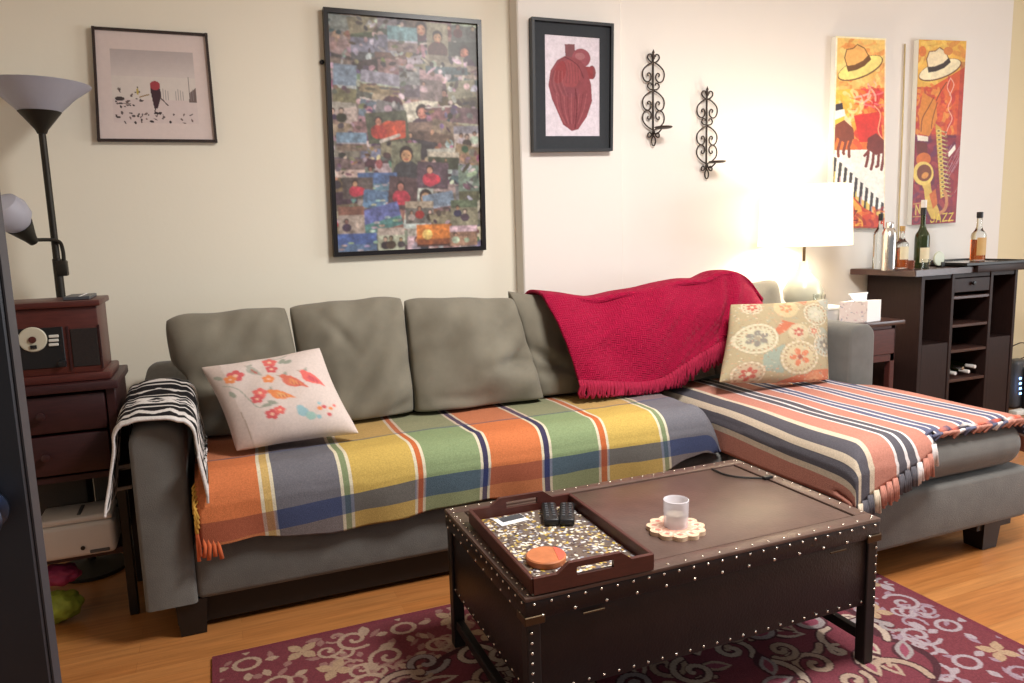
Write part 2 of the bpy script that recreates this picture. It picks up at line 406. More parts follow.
# ================================================================== RUG
def rug():
    W, H = 2.31, 1.55
    cv = Canvas(W, H, 700, 470, (106, 54, 60))
    tan = (152, 130, 114); gry = (138, 127, 126); dk = (70, 42, 47); mag = (128, 68, 82)
    rr = random.Random(3)
    def spiral(x, y, r, a0, turns, w, col, sg=1, grow=.85):
        n = 26
        pts = [(x + r * (1 - grow * k / n) * math.cos(a0 + sg * turns * 2 * PI * k / n), y + r * (1 - grow * k / n) * math.sin(a0 + sg * turns * 2 * PI * k / n)) for k in range(n + 1)]
        cv.line(pts, w, col)
    def leaf(x, y, L, wd, a, col, core=None):
        c, q = math.cos(a), math.sin(a)
        p = [(x + L * t * c - s * wd * math.sin(PI * t) * q, y + L * t * q + s * wd * math.sin(PI * t) * c) for s, ts in ((1, np.linspace(0, 1, 9)), (-1, np.linspace(1, 0, 9))) for t in ts]
        cv.poly(p, col)
        if core: 
            p = [(x + L * (.15 + .7 * t) * c - s * wd * .5 * math.sin(PI * t) * q, y + L * (.15 + .7 * t) * q + s * wd * .5 * math.sin(PI * t) * c) for s, ts in ((1, np.linspace(0, 1, 9)), (-1, np.linspace(1, 0, 9))) for t in ts]
            cv.poly(p, core)
    # border motifs all round
    bw = 0.40
    def motif(cx, cy, k, a):
        tan = (154, 130, 112) if cx < W * .62 else (148, 134, 138)
        if k % 3 == 0:
            cv.ell(cx, cy, .044, .038, tan, ring=.34)
            for j in range(4): leaf(cx + .052 * math.cos(a + j * PI / 2), cy + .052 * math.sin(a + j * PI / 2), .045, .013, a + j * PI / 2, tan)
        elif k % 3 == 1:
            for j in range(4): leaf(cx, cy, .060, .018, a + .4 + j * PI / 2, (154, 128, 104))
            spiral(cx + .075, cy + .035, .04, a, 1.1, .011, tan)
        else:
            spiral(cx, cy, .062, a, 1.3, .014, tan); spiral(cx - .04, cy + .06, .04, a + 2, 1.1, .011, tan, -1)
            leaf(cx + .04, cy - .07, .065, .019, a + .6, tan)
    for k in range(520):
        x, y = rr.uniform(.02, W - .02), rr.uniform(.02, H - .02)
        leaf(x, y, rr.uniform(.03, .06), rr.uniform(.008, .014), rr.uniform(0, 6.3), (134, 98, 92) if x < W * .62 else (136, 112, 122))
    for k in range(230):
        x, y = rr.uniform(.04, W - .04), rr.uniform(.04, H - .04)
        spiral(x, y, rr.uniform(.028, .05), rr.uniform(0, 6.3), rr.uniform(.7, 1.1), .011, (142, 112, 100) if x < W * .62 else (138, 120, 128), rr.choice((-1, 1)))
    k = 0
    for row in (.09, .235, .36):
        for x in np.arange(.10, W, .165):
            motif(x + (.08 if row == .235 else 0), row, k, .5 * k); motif(x + (.08 if row == .235 else 0), H - row, k + 1, .5 * k); k += 1
        k += 1
    for col_ in (.10, .235, .36):
        for y in np.arange(.50, H - .45, .165):
            motif(col_, y, k, .5 * k); motif(W - col_, y, k + 1, .5 * k); k += 1
        k += 1
    # scalloped inner field with acanthus scrolls
    cx, cy = W / 2, H / 2
    pts = []
    for t in np.linspace(0, 2 * PI, 400, endpoint=False):
        rr_ = 1 + .07 * abs(math.sin(7 * t))
        e = 0.80
        pts.append((cx + (W / 2 - .36) * rr_ * math.copysign(abs(math.cos(t)) ** e, math.cos(t)), cy + (H / 2 - .30) * rr_ * math.copysign(abs(math.sin(t)) ** e, math.sin(t))))
    cv.poly([(cx + (x - cx) * 1.03, cy + (y - cy) * 1.04) for x, y in pts], dk)
    cv.poly(pts, (106, 54, 62))
    m0 = cv.img.copy()
    pts_ = []
    for i in range(4000):
        x = rr.uniform(.34, W - .34); y = rr.uniform(.28, H - .28)
        if ((x - cx) / (W / 2 - .33)) ** 4 + ((y - cy) / (H / 2 - .27)) ** 4 > .95: continue
        if all((x - a_) ** 2 + (y - b_) ** 2 > .075 ** 2 for a_, b_ in pts_): pts_.append((x, y))
    for i, (x, y) in enumerate(pts_):
        a = rr.uniform(0, 6.3); sg = rr.choice((-1, 1)); col = rr.choice((tan, gry, tan, (164, 146, 132)))
        if i % 3 == 0:
            r_ = rr.uniform(.05, .075); spiral(x, y, r_, a, 1.2, .030, dk, sg); spiral(x, y, r_, a, 1.3, .019, col, sg)
        elif i % 3 == 1:
            L = rr.uniform(.14, .22); q = [(x, y)]
            for s in range(1, 5): q.append((q[-1][0] + L / 4 * math.cos(a + sg * s * .5), q[-1][1] + L / 4 * math.sin(a + sg * s * .5)))
            cv.curve(q, .036, dk); cv.curve(q, .022, col)
            spiral(q[-1][0], q[-1][1], .035, a + 2, 1.0, .014, col, sg)
        else:
            leaf(x, y, rr.uniform(.10, .15), .030, a, dk); leaf(x + .01, y, rr.uniform(.10, .14), .026, a, col, (110, 56, 64) if i % 2 else mag)
    for i in range(8):
        x = .5 + i * .19; y = cy + .24 * math.sin(i * 1.7)
        cv.ell(x, y, .06, .05, dk); cv.ell(x, y, .05, .042, gry); cv.ell(x, y, .03, .024, mag)
    cv.rect(0, 0, W, .02, (104, 50, 58)); cv.rect(0, H - .02, W, H, (104, 50, 58)); cv.rect(0, 0, .02, H, (104, 50, 58)); cv.rect(W - .02, 0, W, H, (104, 50, 58))
    o = obj('area_rug', sheet(lambda u, v: Vector((-.095 + W * u, 2.375 - H * v, .010)), cv.nx - 1, cv.ny - 1), M_rug, normals=False)
    paint(o, cv.flat()); thicken(o, .009, -1.0)
    # keep pile side up
    o.modifiers['thickness'].offset = 1.0 if o.data.polygons[0].normal.z < 0 else -1.0
    tag(o, 'burgundy area rug with tan and grey scrollwork under the trunk table', 'rug')
rug()

# ================================================================== SOFA
sofa = thing('sectional_sofa', 'grey upholstered sectional sofa with a chaise on the right', 'sofa', (1.3, 3.0, 0))
def rb(name, dims, r, m=M_sofa, seg=4, parent=sofa):
    b = NB(); box(b, *dims, r, seg); return soft(obj(name, b, m, parent), 50)
b = NB(); box(b, -.13, 2.10, 2.545, 3.20, .125, .332, .02, 3); soft(obj('seat_base', b, M_sofa, sofa))
b = NB(); box(b, 2.03, 2.955, 1.85, 3.20, .125, .332, .02, 3); soft(obj('chaise_base', b, M_sofa, sofa))
def arm(x0, x1, y0, y1, z1, rise):
    b = NB(); r = .058; rings = []
    for y, ins in ((y0, .014), (y0 + .004, .005), (y0 + .014, 0), (y0 + .3, 0), (y0 + .6, 0), (y1, 0)):
        zt_ = z1 + rise * (y - y0) / (y1 - y0) - ins; xa, xb = x0 + ins, x1 - ins; p = [(xa, .122), (xb, .122)]
        for k in range(9): a = k / 8 * PI / 2; p.append((xb - r + r * math.cos(a), zt_ - r + r * math.sin(a)))
        for k in range(9): a = PI / 2 + k / 8 * PI / 2; p.append((xa + r + r * math.cos(a), zt_ - r + r * math.sin(a)))
        rings.append([b.verts.new((x, y, z)) for x, z in p])
    n = len(rings[0])
    for A_, B_ in zip(rings[:-1], rings[1:]):
        for k in range(n): b.faces.new((A_[k], A_[(k + 1) % n], B_[(k + 1) % n], B_[k]))
    b.faces.new(rings[0][::-1]); b.faces.new(rings[-1])
    return soft(obj('armrest', b, M_sofa, sofa), 50)
arm(-.285, -.128, 2.535, 3.38, .735, .085)
arm(2.80, 2.96, 2.62, 3.38, .826, 0)
rb('backrest', (-.12, 2.79, 3.235, 3.375, .13, .76), .03)
rb('seat_cushion', (-.12, 1.925, 2.528, 3.19, .335, .525), .075, seg=5)
rb('chaise_cushion', (2.01, 2.932, 1.840, 3.18, .335, .521), .090, seg=6)
for (x, y) in ((-.15, 2.60), (2.80, 1.93), (2.86, 3.30), (-.2, 3.30)):
    b = NB(); prism(b, [(x - .05, y - .05), (x + .05, y - .05), (x + .05, y + .05), (x - .05, y + .05)], 0.002, .128)
    for v in b.verts:
        if v.co.z < .05: v.co.x = x + (v.co.x - x) * .8; v.co.y = y + (v.co.y - y) * .8
    obj('foot', b, M_black, sofa)
b = NB(); box(b, -.20, 2.9, 2.60, 3.3, .02, .124, .004, 1); obj('shade_rail', b, M_black, sofa)  # black rail, deepened to stand in for the shade under the sofa
b = NB(); box(b, 2.72, 2.92, 1.89, 1.95, .085, .124, .003, 1); obj('chaise_rail', b, M_black, sofa)

def puff(name, c, T, seed, p=4.0, ear=.04, wr=.012, sag=0.0, N=36, m=M_cush, canvas=None, parent=None, loc=None, creases=(), cr=.02, zmin=.567, xl=None, xr=None):
    tl, tr, br, bl = map(Vector, c)
    n = ((tr - tl).cross(bl - tl)).normalized()
    if n.y > 0: n = -n
    bm = NB(); grid = {}
    ts = [math.sin((k / N - .5) * PI) for k in range(N + 1)]
    cols = {}
    for s in (1, -1):
        for i, a in enumerate(ts):
            for j, q in enumerate(ts):
                edge = i in (0, N) or j in (0, N)
                if s == -1 and edge: grid[(s, i, j)] = grid[(1, i, j)]; continue
                a2 = a * (1 - ear * (1 - q * q) * abs(a)) * (1 - cr * abs(q) ** 7); q2 = q * (1 - ear * (1 - a * a) * abs(q)) * (1 - cr * abs(a) ** 7)
                u, v = (a2 + 1) / 2, (q2 + 1) / 2
                P = (tl * (1 - u) + tr * u) * (1 - v) + (bl * (1 - u) + br * u) * v
                pr = max(0, (1 - abs(a) ** p) * (1 - abs(q) ** p)) ** .5
                P = P + n * (s * T / 2 * pr * (1 + sag * (q)))
                w1 = noise.noise(Vector((u * 2.2 + seed * 7.1, v * 2.2, s * 3.0))) ; w2 = noise.noise(Vector((u * 6 + v * 5, v * 2.6 - u * 2 + seed * 3.3, s)))
                P += n * (wr * (w1 * 1.5 + w2 * .7) * (.35 + .65 * pr)) + Vector((0, 0, 1)) * (wr * .5 * noise.noise(Vector((u * 3, seed * 5.0, v * 1.0))))
                if s == 1:
                    for (u0, v0, u1, v1, wd, dp) in creases:
                        dx, dy = u1 - u0, v1 - v0; t = max(0, min(1, ((u - u0) * dx + (v - v0) * dy) / (dx * dx + dy * dy)))
                        d = math.hypot(u - u0 - t * dx, v - v0 - t * dy)
                        P -= n * dp * math.exp(-(d / wd) ** 2) * math.sin(PI * min(max(t, .08), .92))
                if P.z < zmin + .02: P.z = zmin + .02 * math.exp((P.z - zmin - .02) / .02)
                if xl is not None: m_ = xl(P.z); P.x = max(P.x, m_) if P.x > m_ + .012 else m_ + .012 * math.exp((P.x - m_ - .012) / .012)
                if xr is not None: m_ = xr(P.z); P.x = min(P.x, m_) if P.x < m_ - .012 else m_ - .012 * math.exp((m_ - .012 - P.x) / .012)
                vt = bm.verts.new(P); grid[(s, i, j)] = vt
                if canvas is not None: cols[vt] = canvas.at(u, v) if s == 1 else canvas.at(.02, .98)
    bm.verts.index_update(); bm.verts.ensure_lookup_table()
    for s in (1, -1):
        for i in range(N):
            for j in range(N):
                bm.faces.new((grid[(s, i, j)], grid[(s, i + 1, j)], grid[(s, i + 1, j + 1)], grid[(s, i, j + 1)]))
    carr = [cols[v] for v in bm.verts] if canvas is not None else None
    o = obj(name, bm, m, parent, True, loc)
    if carr is not None: paint(o, np.array(carr))
    return o
def pxq(tl, tr, br, bl, yt, yb): return [onY(*tl, yt), onY(*tr, yt), onY(*br, yb), onY(*bl, yb)]
def ctr(c): return (sum((Vector(p) for p in c), Vector()) / 4)

G = 'loose back cushions along the sofa'
cush = [
    (pxq((162, 318), (287, 304), (326, 436), (190, 449), 3.10, 3.03), .20, 1, 'grey back cushion slumped behind the bird pillow, beside the left armrest', .0, [(.1, .45, .75, .62, .06, .02), (.05, .8, .6, .74, .05, .02), (.3, .95, .9, .7, .05, .015)]),
    (pxq((286, 305), (404, 295), (419, 421), (298, 432), 3.10, 3.03), .21, 2, 'square grey back cushion right of the bird pillow, with a faint diagonal crease', .1, [(.25, .1, .5, .4, .05, .012), (.6, .95, .98, .8, .04, .012)]),
    (pxq((400, 298), (520, 298), (548, 409), (409, 423), 3.09, 3.02), .22, 3, 'grey back cushion sagging above the green plaid square', .12, [(.98, .55, .55, .6, .05, .025), (.95, .4, .7, .62, .05, .02), (.1, .85, .5, .8, .05, .01)]),
    (pxq((498, 289), (600, 306), (640, 402), (534, 405), 3.13, 3.04), .17, 4, 'grey back cushion half covered by the left edge of the red blanket', .0, [(.05, .5, .4, .7, .05, .02), (.05, .75, .4, .62, .05, .018)]),
    (pxq((598, 303), (690, 293), (722, 392), (640, 402), 3.13, 3.04), .17, 5, 'grey back cushion hidden under the middle of the red blanket', .0, []),
    (pxq((692, 291), (778, 279), (785, 385), (712, 392), 3.13, 3.04), .17, 6, 'grey back cushion whose top corner shows right of the red blanket', .0, []),
]
def seam(k, side):
    if not 0 <= k < len(cush) - 1: return None
    a_, b_ = cush[k][0], cush[k + 1][0]
    t_, u_ = (a_[1] + b_[0]) / 2, (a_[2] + b_[3]) / 2
    return lambda z: u_.x + (t_.x - u_.x) * (z - u_.z) / (t_.z - u_.z) + side * .0025
for k_, (c, T, sd, lb, sg, cr) in enumerate(cush):
    o = puff('back_cushion', c, T, sd, 3.4, .0, .030, sg, 52, loc=ctr(c), creases=[(a_, b_, c_, d_, w_, p_ * 1.6) for a_, b_, c_, d_, w_, p_ in cr], cr=.055, xl=seam(k_ - 1, 1) or (lambda z: -.118 - .9 * max(0, z - .80)), xr=seam(k_, -1) or (lambda z: 2.79))
    tag(o, lb, 'cushion', G)

# ------------------------------------------------------------------ bird pillow
def bird_canvas():
    cv = Canvas(1, 1, 260, 260, (212, 196, 188))
    cv.rect(0, .0, .145, 1, (196, 178, 168)); cv.line([(.15, .62), (.15, 1)], .008, (150, 130, 110))
    red, org, grn, blu, cor = (204, 70, 76), (226, 128, 60), (140, 146, 130), (140, 182, 190), (222, 92, 84)
    def bird(x, y, s, body, wing, flip=1, a=.55):
        c, q = math.cos(a), math.sin(a)
        T = lambda p: (x + s * flip * (p[0] * c - p[1] * q), y + s * (p[0] * q + p[1] * c))
        cv.poly([T(p) for p in ((-.09, .0), (-.07, -.05), (-.02, -.07), (.05, -.05), (.12, -.02), (.2, .03), (.13, .035), (.06, .07), (-.01, .08), (-.06, .05))], body)
        cv.poly([T(p) for p in ((-.02, -.03), (.06, -.02), (.12, .01), (.04, .05), (-.01, .03))], wing)
        cv.ell(*T((-.085, -.04)), .038 * s, .034 * s, body); cv.poly([T(p) for p in ((-.12, -.04), (-.16, -.03), (-.115, -.02))], (150, 120, 80))
        cv.poly([T(p) for p in ((-.10, -.07), (-.085, -.13), (-.06, -.07))], grn)
        for k in range(3): cv.line([T((-.01 + .04 * k, -.01)), T((.03 + .04 * k, .04))], .008, (180, 60, 50))
    def flower(x, y, r, col, mid=(236, 190, 160)):
        for k in range(5): cv.ell(x + r * .6 * math.cos(k * 1.257), y + r * .6 * math.sin(k * 1.257), r * .42, r * .42, col)
        cv.ell(x, y, r * .25, r * .25, mid)
    bird(.77, .38, .78, cor, (206, 66, 84), a=.72); bird(.61, .39, .80, (206, 96, 70), (216, 134, 76), a=.6); bird(.47, .52, .72, org, (222, 160, 90), a=.35)
    bird(.36, .19, .55, (164, 162, 150), grn, a=.9)
    for x, y, r, cl in ((.22, .22, .07, red), (.17, .25, .05, org), (.52, .13, .06, cor), (.51, .22, .05, red), (.34, .47, .06, cor), (.30, .53, .05, red), (.45, .33, .05, org), (.36, .72, .055, red), (.43, .69, .045, cor)): flower(x, y, r, cl)
    for x, y in ((.09, .2), (.62, .14), (.66, .16), (.14, .42), (.4, .6), (.35, .62)): cv.ell(x, y, .04, .02, grn, rot=x * 9)
    for x, y, r, cl in ((.60, .74, .045, blu), (.65, .79, .04, (150, 190, 180)), (.59, .70, .03, blu), (.71, .81, .02, blu), (.74, .73, .02, org), (.78, .72, .02, red), (.83, .74, .018, org), (.80, .80, .018, red), (.75, .68, .016, blu), (.87, .71, .014, cor)): cv.ell(x, y, r, r, cl)
    cv.curve([(.1, .3), (.2, .38), (.28, .62), (.38, .6)], .008, grn); cv.curve([(.5, .08), (.6, .1), (.68, .07)], .008, grn)
    return cv
c = [onY(200, 367, 2.88), onY(320, 347, 2.90), onY(360, 434, 2.70), onY(236, 453, 2.70)]
o = puff('throw_pillow', c, .15, 11, 2.6, .07, .007, .15, 120, M_attr, bird_canvas().blur().fade((206, 194, 188), .12), loc=ctr(c))
tag(o, 'cream throw pillow embroidered with red and orange birds, on the plaid blanket', 'pillow')

def medallion_canvas():
    cv = Canvas(1, 1, 260, 260, (170, 154, 120))
    tl, rst, red, gry, crm = (142, 158, 144), (190, 96, 66), (178, 64, 60), (122, 118, 112), (214, 200, 172)
    cv.poly([(.28, .68), (.46, .56), (.5, .88), (.3, .86)], tl); cv.poly([(.70, .4), (.86, .35), (1, .45), (1, .6)], (160, 164, 150))
    cv.poly([(.38, .38), (.45, .27), (.58, .32), (.46, .42), (.4, .46)], rst); cv.poly([(.5, .96), (.72, .84), (.95, .80), (.96, 1), (.5, 1)], rst)
    cv.poly([(.62, .02), (.8, .0), (.7, .08)], rst); cv.poly([(.4, 0), (.55, 0), (.5, .05)], tl); cv.poly([(.86, .02), (1, .0), (1, .25), (.9, .2)], (170, 172, 160))
    def med(x, y, r, base, petal, core, n=6, rings=True):
        cv.ell(x, y, r, r, base)
        if rings:
            for k in range(int(24 * r / .2)):
                a = k * 2 * PI / int(24 * r / .2); cv.ell(x + r * .9 * math.cos(a), y + r * .9 * math.sin(a), .014, .014, crm)
                cv.ell(x + r * .74 * math.cos(a), y + r * .74 * math.sin(a), .009, .009, (150, 110, 84))
            cv.ell(x, y, r * .83, r * .83, (150, 134, 104), ring=.04); cv.ell(x, y, r, r, (146, 128, 100), ring=.03)
        for k in range(n):
            a = k * 2 * PI / n + .5; cv.ell(x + r * .34 * math.cos(a), y + r * .34 * math.sin(a), r * .2, r * .15, petal, rot=a)
        cv.ell(x, y, r * .14, r * .14, core)
    med(.22, .49, .19, (196, 190, 160), gry, (150, 140, 120)); med(.62, .70, .19, (196, 180, 144), (202, 110, 76), (150, 60, 50), 5)
    med(.60, .42, .10, (196, 180, 146), red, crm, 6, False); med(.2, .90, .14, (190, 168, 140), red, crm); med(.18, .08, .10, (200, 184, 156), red, crm)
    med(.50, .12, .12, (198, 178, 136), (196, 126, 84), (220, 190, 140), 6, False); med(.88, .55, .13, (176, 178, 164), gry, crm); med(.8, .2, .14, (186, 182, 158), (196, 190, 170), crm)
    med(.8, .93, .09, (202, 124, 88), (214, 150, 110), (170, 70, 50), 6, False); med(.76, .4, .07, (196, 188, 160), (200, 110, 90), crm, 6)
    rr = random.Random(5)
    for k in range(700):
        x, y = rr.random(), rr.random(); cv.ell(x, y, .006, .006, rr.choice((crm, (150, 122, 96), tl, (206, 150, 120))))
    return cv
c = [onY(730, 304, 2.80), onY(828, 298, 2.80), onY(829, 389, 2.67), onY(718, 383, 2.67)]
o = puff('throw_pillow', c, .15, 12, 2.6, .06, .006, .15, 120, M_attr, medallion_canvas().blur().fade((168, 152, 128), .22), loc=ctr(c))
tag(o, 'throw pillow with tan, rust and teal flower medallions, leaning at the right armrest', 'pillow')

# ------------------------------------------------------------------ plaid throw on the seat
def path_sample(pts, n=200):
    P = [Vector((a, b, 0)) for a, b in pts]; L = [0]
    for a, b in zip(P[:-1], P[1:]): L.append(L[-1] + (b - a).length)
    def f(s):
        s = max(0, min(L[-1], s))
        for i in range(len(P) - 1):
            if s <= L[i + 1] or i == len(P) - 2:
                t = (s - L[i]) / max(1e-9, L[i + 1] - L[i]); q = P[i].lerp(P[i + 1], t); return q.x, q.y
    return f, L[-1]
def arcpts(cx, cz, r, a0, a1, n=8): return [(cx + r * math.cos(a0 + (a1 - a0) * k / n), cz + r * math.sin(a0 + (a1 - a0) * k / n)) for k in range(n + 1)]

SX = [onY(px, py, 2.52).x for px, py in ((263, 497), (274, 495), (340, 479), (349, 477), (413, 471), (421, 470), (479, 462), (487, 461), (542, 455), (550, 454), (599, 448), (607, 447), (659.5, 440), (666, 440))]
def plaid(X, d):
    """colour of the plaid at place X along the sofa; d is the distance past the front edge of the seat"""
    org, tanc, slate, grn, yel, nav, rust, crm = (202, 118, 74), (198, 166, 104), (110, 108, 114), (128, 140, 104), (196, 166, 90), (66, 60, 86), (192, 104, 62), (214, 204, 178)
    seq = [org, tanc, slate, grn, yel, rust, grn, nav, org, nav, grn, rust, yel, grn, slate]
    i = sum(1 for x in SX if X >= x); c = np.array(seq[i], float)
    if i in (6, 10): c = np.array((134, 150, 110), float)
    if min(abs(X - x) for x in SX) < .0055: c = np.array(crm, float)
    warm = i in (0, 1, 5, 8, 11)
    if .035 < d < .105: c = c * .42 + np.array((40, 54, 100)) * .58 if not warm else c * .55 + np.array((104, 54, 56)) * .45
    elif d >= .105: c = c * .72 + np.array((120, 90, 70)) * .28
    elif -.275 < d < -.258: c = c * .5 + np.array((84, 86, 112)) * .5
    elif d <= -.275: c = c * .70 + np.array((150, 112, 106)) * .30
    return lin(np.clip(c, 0, 255))
def plaid_throw():
    prof = [(3.06, .545), (2.615, .546)] + arcpts(2.600, .452, .094, PI / 2, PI, 10) + [(2.505, .40), (2.512, .20)]
    f, LT = path_sample(prof); s_front = .45 + .094 * PI / 2 * .55
    cols = []; x0, x1 = -.104, 1.968
    us = cuts(x0, x1, .014, [e for x in SX for e in (x - .0055, x + .0055)])
    vs = cuts(0, s_front + .108, .010, [s_front + q for q in (-.275, -.258, .035, .105)]) + [2.0 + k / 8 for k in range(1, 9)]
    def skew(X): return .055 + .040 * max(0, min(1, (.7 - X) / .7))
    def hem(X): return .455 + .148 + .115 + (.035 if X > .3 else .035 * max(0, X) / .3) + .02 * math.sin(X * 5.3) + .012 * noise.noise(Vector((X * 6, 3, 0))) + (.045 * math.exp(-((X - 1.25) / .35) ** 2)) - max(0, X - 1.55) * .16
    def fn(X, t):
        k_ = skew(X); sb = s_front + .108 + k_; s = max(0, t + k_ * min(1, t / .1)) if t < 2 else sb + (max(hem(X), sb + .006) - sb) * (t - 2)
        y, z = f(s)
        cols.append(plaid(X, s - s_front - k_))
        if X > 1.86: q = (X - 1.86) / .125; z -= .16 * q ** 2.4; y += .03 * q ** 2 * (1 if s > .5 else 0); z = max(z, .345)
        w = noise.noise(Vector((X * 3.1, s * 6, 1.7))) * .007 + noise.noise(Vector((X * 9, s * 14, 5))) * .004
        if s > .6: y -= .012 * noise.noise(Vector((X * 7.0, s * 2, 9))) * (s - .6) * 8 + .004
        w *= max(.25, min(1, s / .3))
        return Vector((X + (.007 * math.sin(s * 9 + X * 4) + .004 * noise.noise(Vector((X * 2, s * 5, 3)))) * (1 if X > x0 + .05 else 0), y, z + abs(w) + .004))
    o = obj('plaid_blanket', sheet2(fn, us, vs), M_woven, None, True, (0.9, 2.7, .54), normals=False)
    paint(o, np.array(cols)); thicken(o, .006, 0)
    tag(o, 'orange, yellow and green plaid blanket spread over the sofa seat', 'blanket')
    yel = mat('yellow_yarn', (206, 160, 70), .95); orgm = mat('orange_yarn', (206, 104, 62), .95)
    rr = random.Random(2)
    for k in range(12):
        s = .52 + k * .016; y, z = f(s); b = NB()
        L = .05 if k < 8 else .08
        tube(b, [(x0 + .004, y, z + .004), (x0 - .008, y - .012, z - .01), (x0 - .006 + rr.uniform(-.003, .01), y - .016, z - L)], [.004, .004, .006], 6)
        obj('tassel', b, yel if k < 8 else orgm, o, True)
    for k in range(4):
        b = NB(); X = x0 + .01 + k * .014
        zh = f(hem(X))[1]; tube(b, [(X, 2.504, zh + .012), (X + .004, 2.498, zh - .03), (X + rr.uniform(-.01, .01), 2.498, zh - .062 - .01 * (k % 2))], [.006, .007, .008], 6)
        obj('tassel', b, orgm, o, True)
plaid_throw()

# ------------------------------------------------------------------ striped throw on the chaise
def stripe_col(s):
    """s: distance across the throw from its lowest left edge"""
    org, cr, gr, wh, bl = (184, 126, 110), (204, 188, 166), (90, 87, 93), (216, 208, 206), (96, 98, 122)
    global STRIPES
    STRIPES = seq = [(org, .075), (cr, .025), (gr, .05), (cr, .03), (gr, .05), (cr, .022), (org, .10), (wh, .012), (gr, .036), (wh, .014), (gr, .036), (wh, .012), (org, .078), (wh, .012), (bl, .028), (wh, .012), (bl, .03), (wh, .012),
           (org, .085), (wh, .012), (bl, .026), (wh, .012), (bl, .028), (wh, .012), (org, .08), (wh, .012), (bl, .028), (wh, .012), (bl, .028), (wh, .012), (org, .11), (wh, .014), (bl, .06), (wh, .01), (org, .3)]
    a = 0
    for c, w in seq:
        a += w
        if s < a: return c
    return org
def striped_throw():
    r = .085
    left = [(1.998, .34)] + arcpts(2.000 + r, .545 - r, r, PI, PI / 2, 8) + [(2.84, .547)] + arcpts(2.84, .547 - .13, .13, PI / 2, .1, 10) + [(2.972, .38)]
    fx, LX = path_sample(left)
    STUCK = next(q for q in np.arange(0, LX, .001) if fx(q)[0] >= 2.783)
    stripe_col(0); ed = list(np.cumsum([w for _, w in STRIPES])); cols = []
    us = [q / LX for q in cuts(0, LX, .012, ed)]; vs = [k / 90 for k in range(91)]
    y0 = 3.03; yf = 1.825 + r
    def tend(X):
        if X < 2.36: return .235 - .115 * max(0, (X - 2.03) / .33)
        if X < 2.42: return .12 - .10 * (X - 2.36) / .06
        return .065
    def place(u, s):
        X, zx = fx(u * LX)
        fr = path_sample([(y0, 0), (yf, 0)] + [(yf - r * math.sin(a), -r + r * math.cos(a)) for a in np.linspace(.15, PI / 2, 8)] + [(1.818, -.4)])[0]
        y, dz = fr(s)
        dx = zx - .547
        z = .547 + min(dx, dz) + .35 * max(dx, dz)
        return X, y, z
    frp = path_sample([(y0, 0), (yf, 0)] + [(yf - r * math.sin(a), -r + r * math.cos(a)) for a in np.linspace(.15, PI / 2, 8)] + [(1.818, -.4)])[0]
    def pos(u, v, q=None):
        X, zx = fx(u * LX); s = ((y0 - yf) + tend(X)) * v if q is None else q
        y, dz = frp(s)
        if X > 2.78: k_ = max(0, min(1, (y - 2.36) / .22)); X, zx = fx(min(u * LX, LX + (STUCK - LX) * k_))
        dx = zx - .547
        z = .547 + min(dx, dz) + .35 * max(dx, dz)
        if X < 2.02 and dx < -.05: z = max(z, .335)
        w = noise.noise(Vector((X * 4, y * 2.2, 4))) * .008 + noise.noise(Vector((X * 12, y * 3, 8))) * .003
        w *= .35 if y > 2.6 else 1
        return Vector((X - (.006 if dx < -.08 else 0), y - (.006 if dz < -.08 else 0), z + abs(w)))
    def fn(u, v):
        s = u * LX; X, _ = fx(s)
        wig = .010 * math.sin(v * 5 + u * 3) + .006 * noise.noise(Vector((u * 4, v * 5, 2)))
        cols.append(lin(stripe_col(s)))
        return pos(u + wig * (1 if .02 < u < .98 else 0), v)
    o = obj('striped_blanket', sheet2(fn, us, vs), M_woven, None, True, (2.5, 2.4, .54), normals=False)
    paint(o, np.array(cols)); thicken(o, .006, 0)
    tag(o, 'coral, grey and white striped blanket with tasselled hem over the chaise', 'blanket')
    rr = random.Random(4); mats = {}
    n = 34
    for k in range(n):
        u = (.13 + k * (.80 / n)); s = u * LX; X, _ = fx(s)
        col = stripe_col(s + .010 * math.sin(5 + u * 3)); key = str(col)
        if key not in mats: mats[key] = mat('tassel_yarn', col, .95, var=.15, nscale=90)
        p = pos(u, 1.0); b = NB()
        for q in range(3):
            ox = (q - 1) * .007
            if X < 2.40:
                pts = [p + Vector((ox, -.004, .004)), p + Vector((ox * 1.2, -.010, -.025)), p + Vector((ox * 1.5 + rr.uniform(-.006, .006), -.010, -.062 - rr.uniform(0, .02)))]
            else:
                pts = [p + Vector((ox, 0, .004)), p + Vector((ox - .01, -.008, .012)), p + Vector((ox - .028 - rr.uniform(0, .02), -.004, .006 - rr.uniform(0, .02)))]
            tube(b, pts, [.004, .0055, .0065], 6)
        obj('tassel', b, mats[key], o, True)
    # turned-back hem roll at the front right
    b = NB(); pts = []
    for k in range(16):
        t = k / 15; u = .50 + .40 * t; p = pos(u, 1.0); pts.append(p + Vector((-.01, .012, .012 + .006 * math.sin(k * 2.1))))
    tube(b, pts, [.010 + .004 * math.sin(k * 1.7) for k in range(16)], 8)
    h = obj('rolled_hem', b, M_woven, o, True)
    cc = []
    for v in h.data.vertices:
        xx = v.co.x + 2.5; i = int((xx - 2.3) / .035); cc.append(lin([(206, 98, 76), (70, 66, 76), (226, 214, 206), (206, 98, 76), (214, 130, 110), (88, 88, 110)][i % 6]))
    paint(h, np.array(cc))
striped_throw()

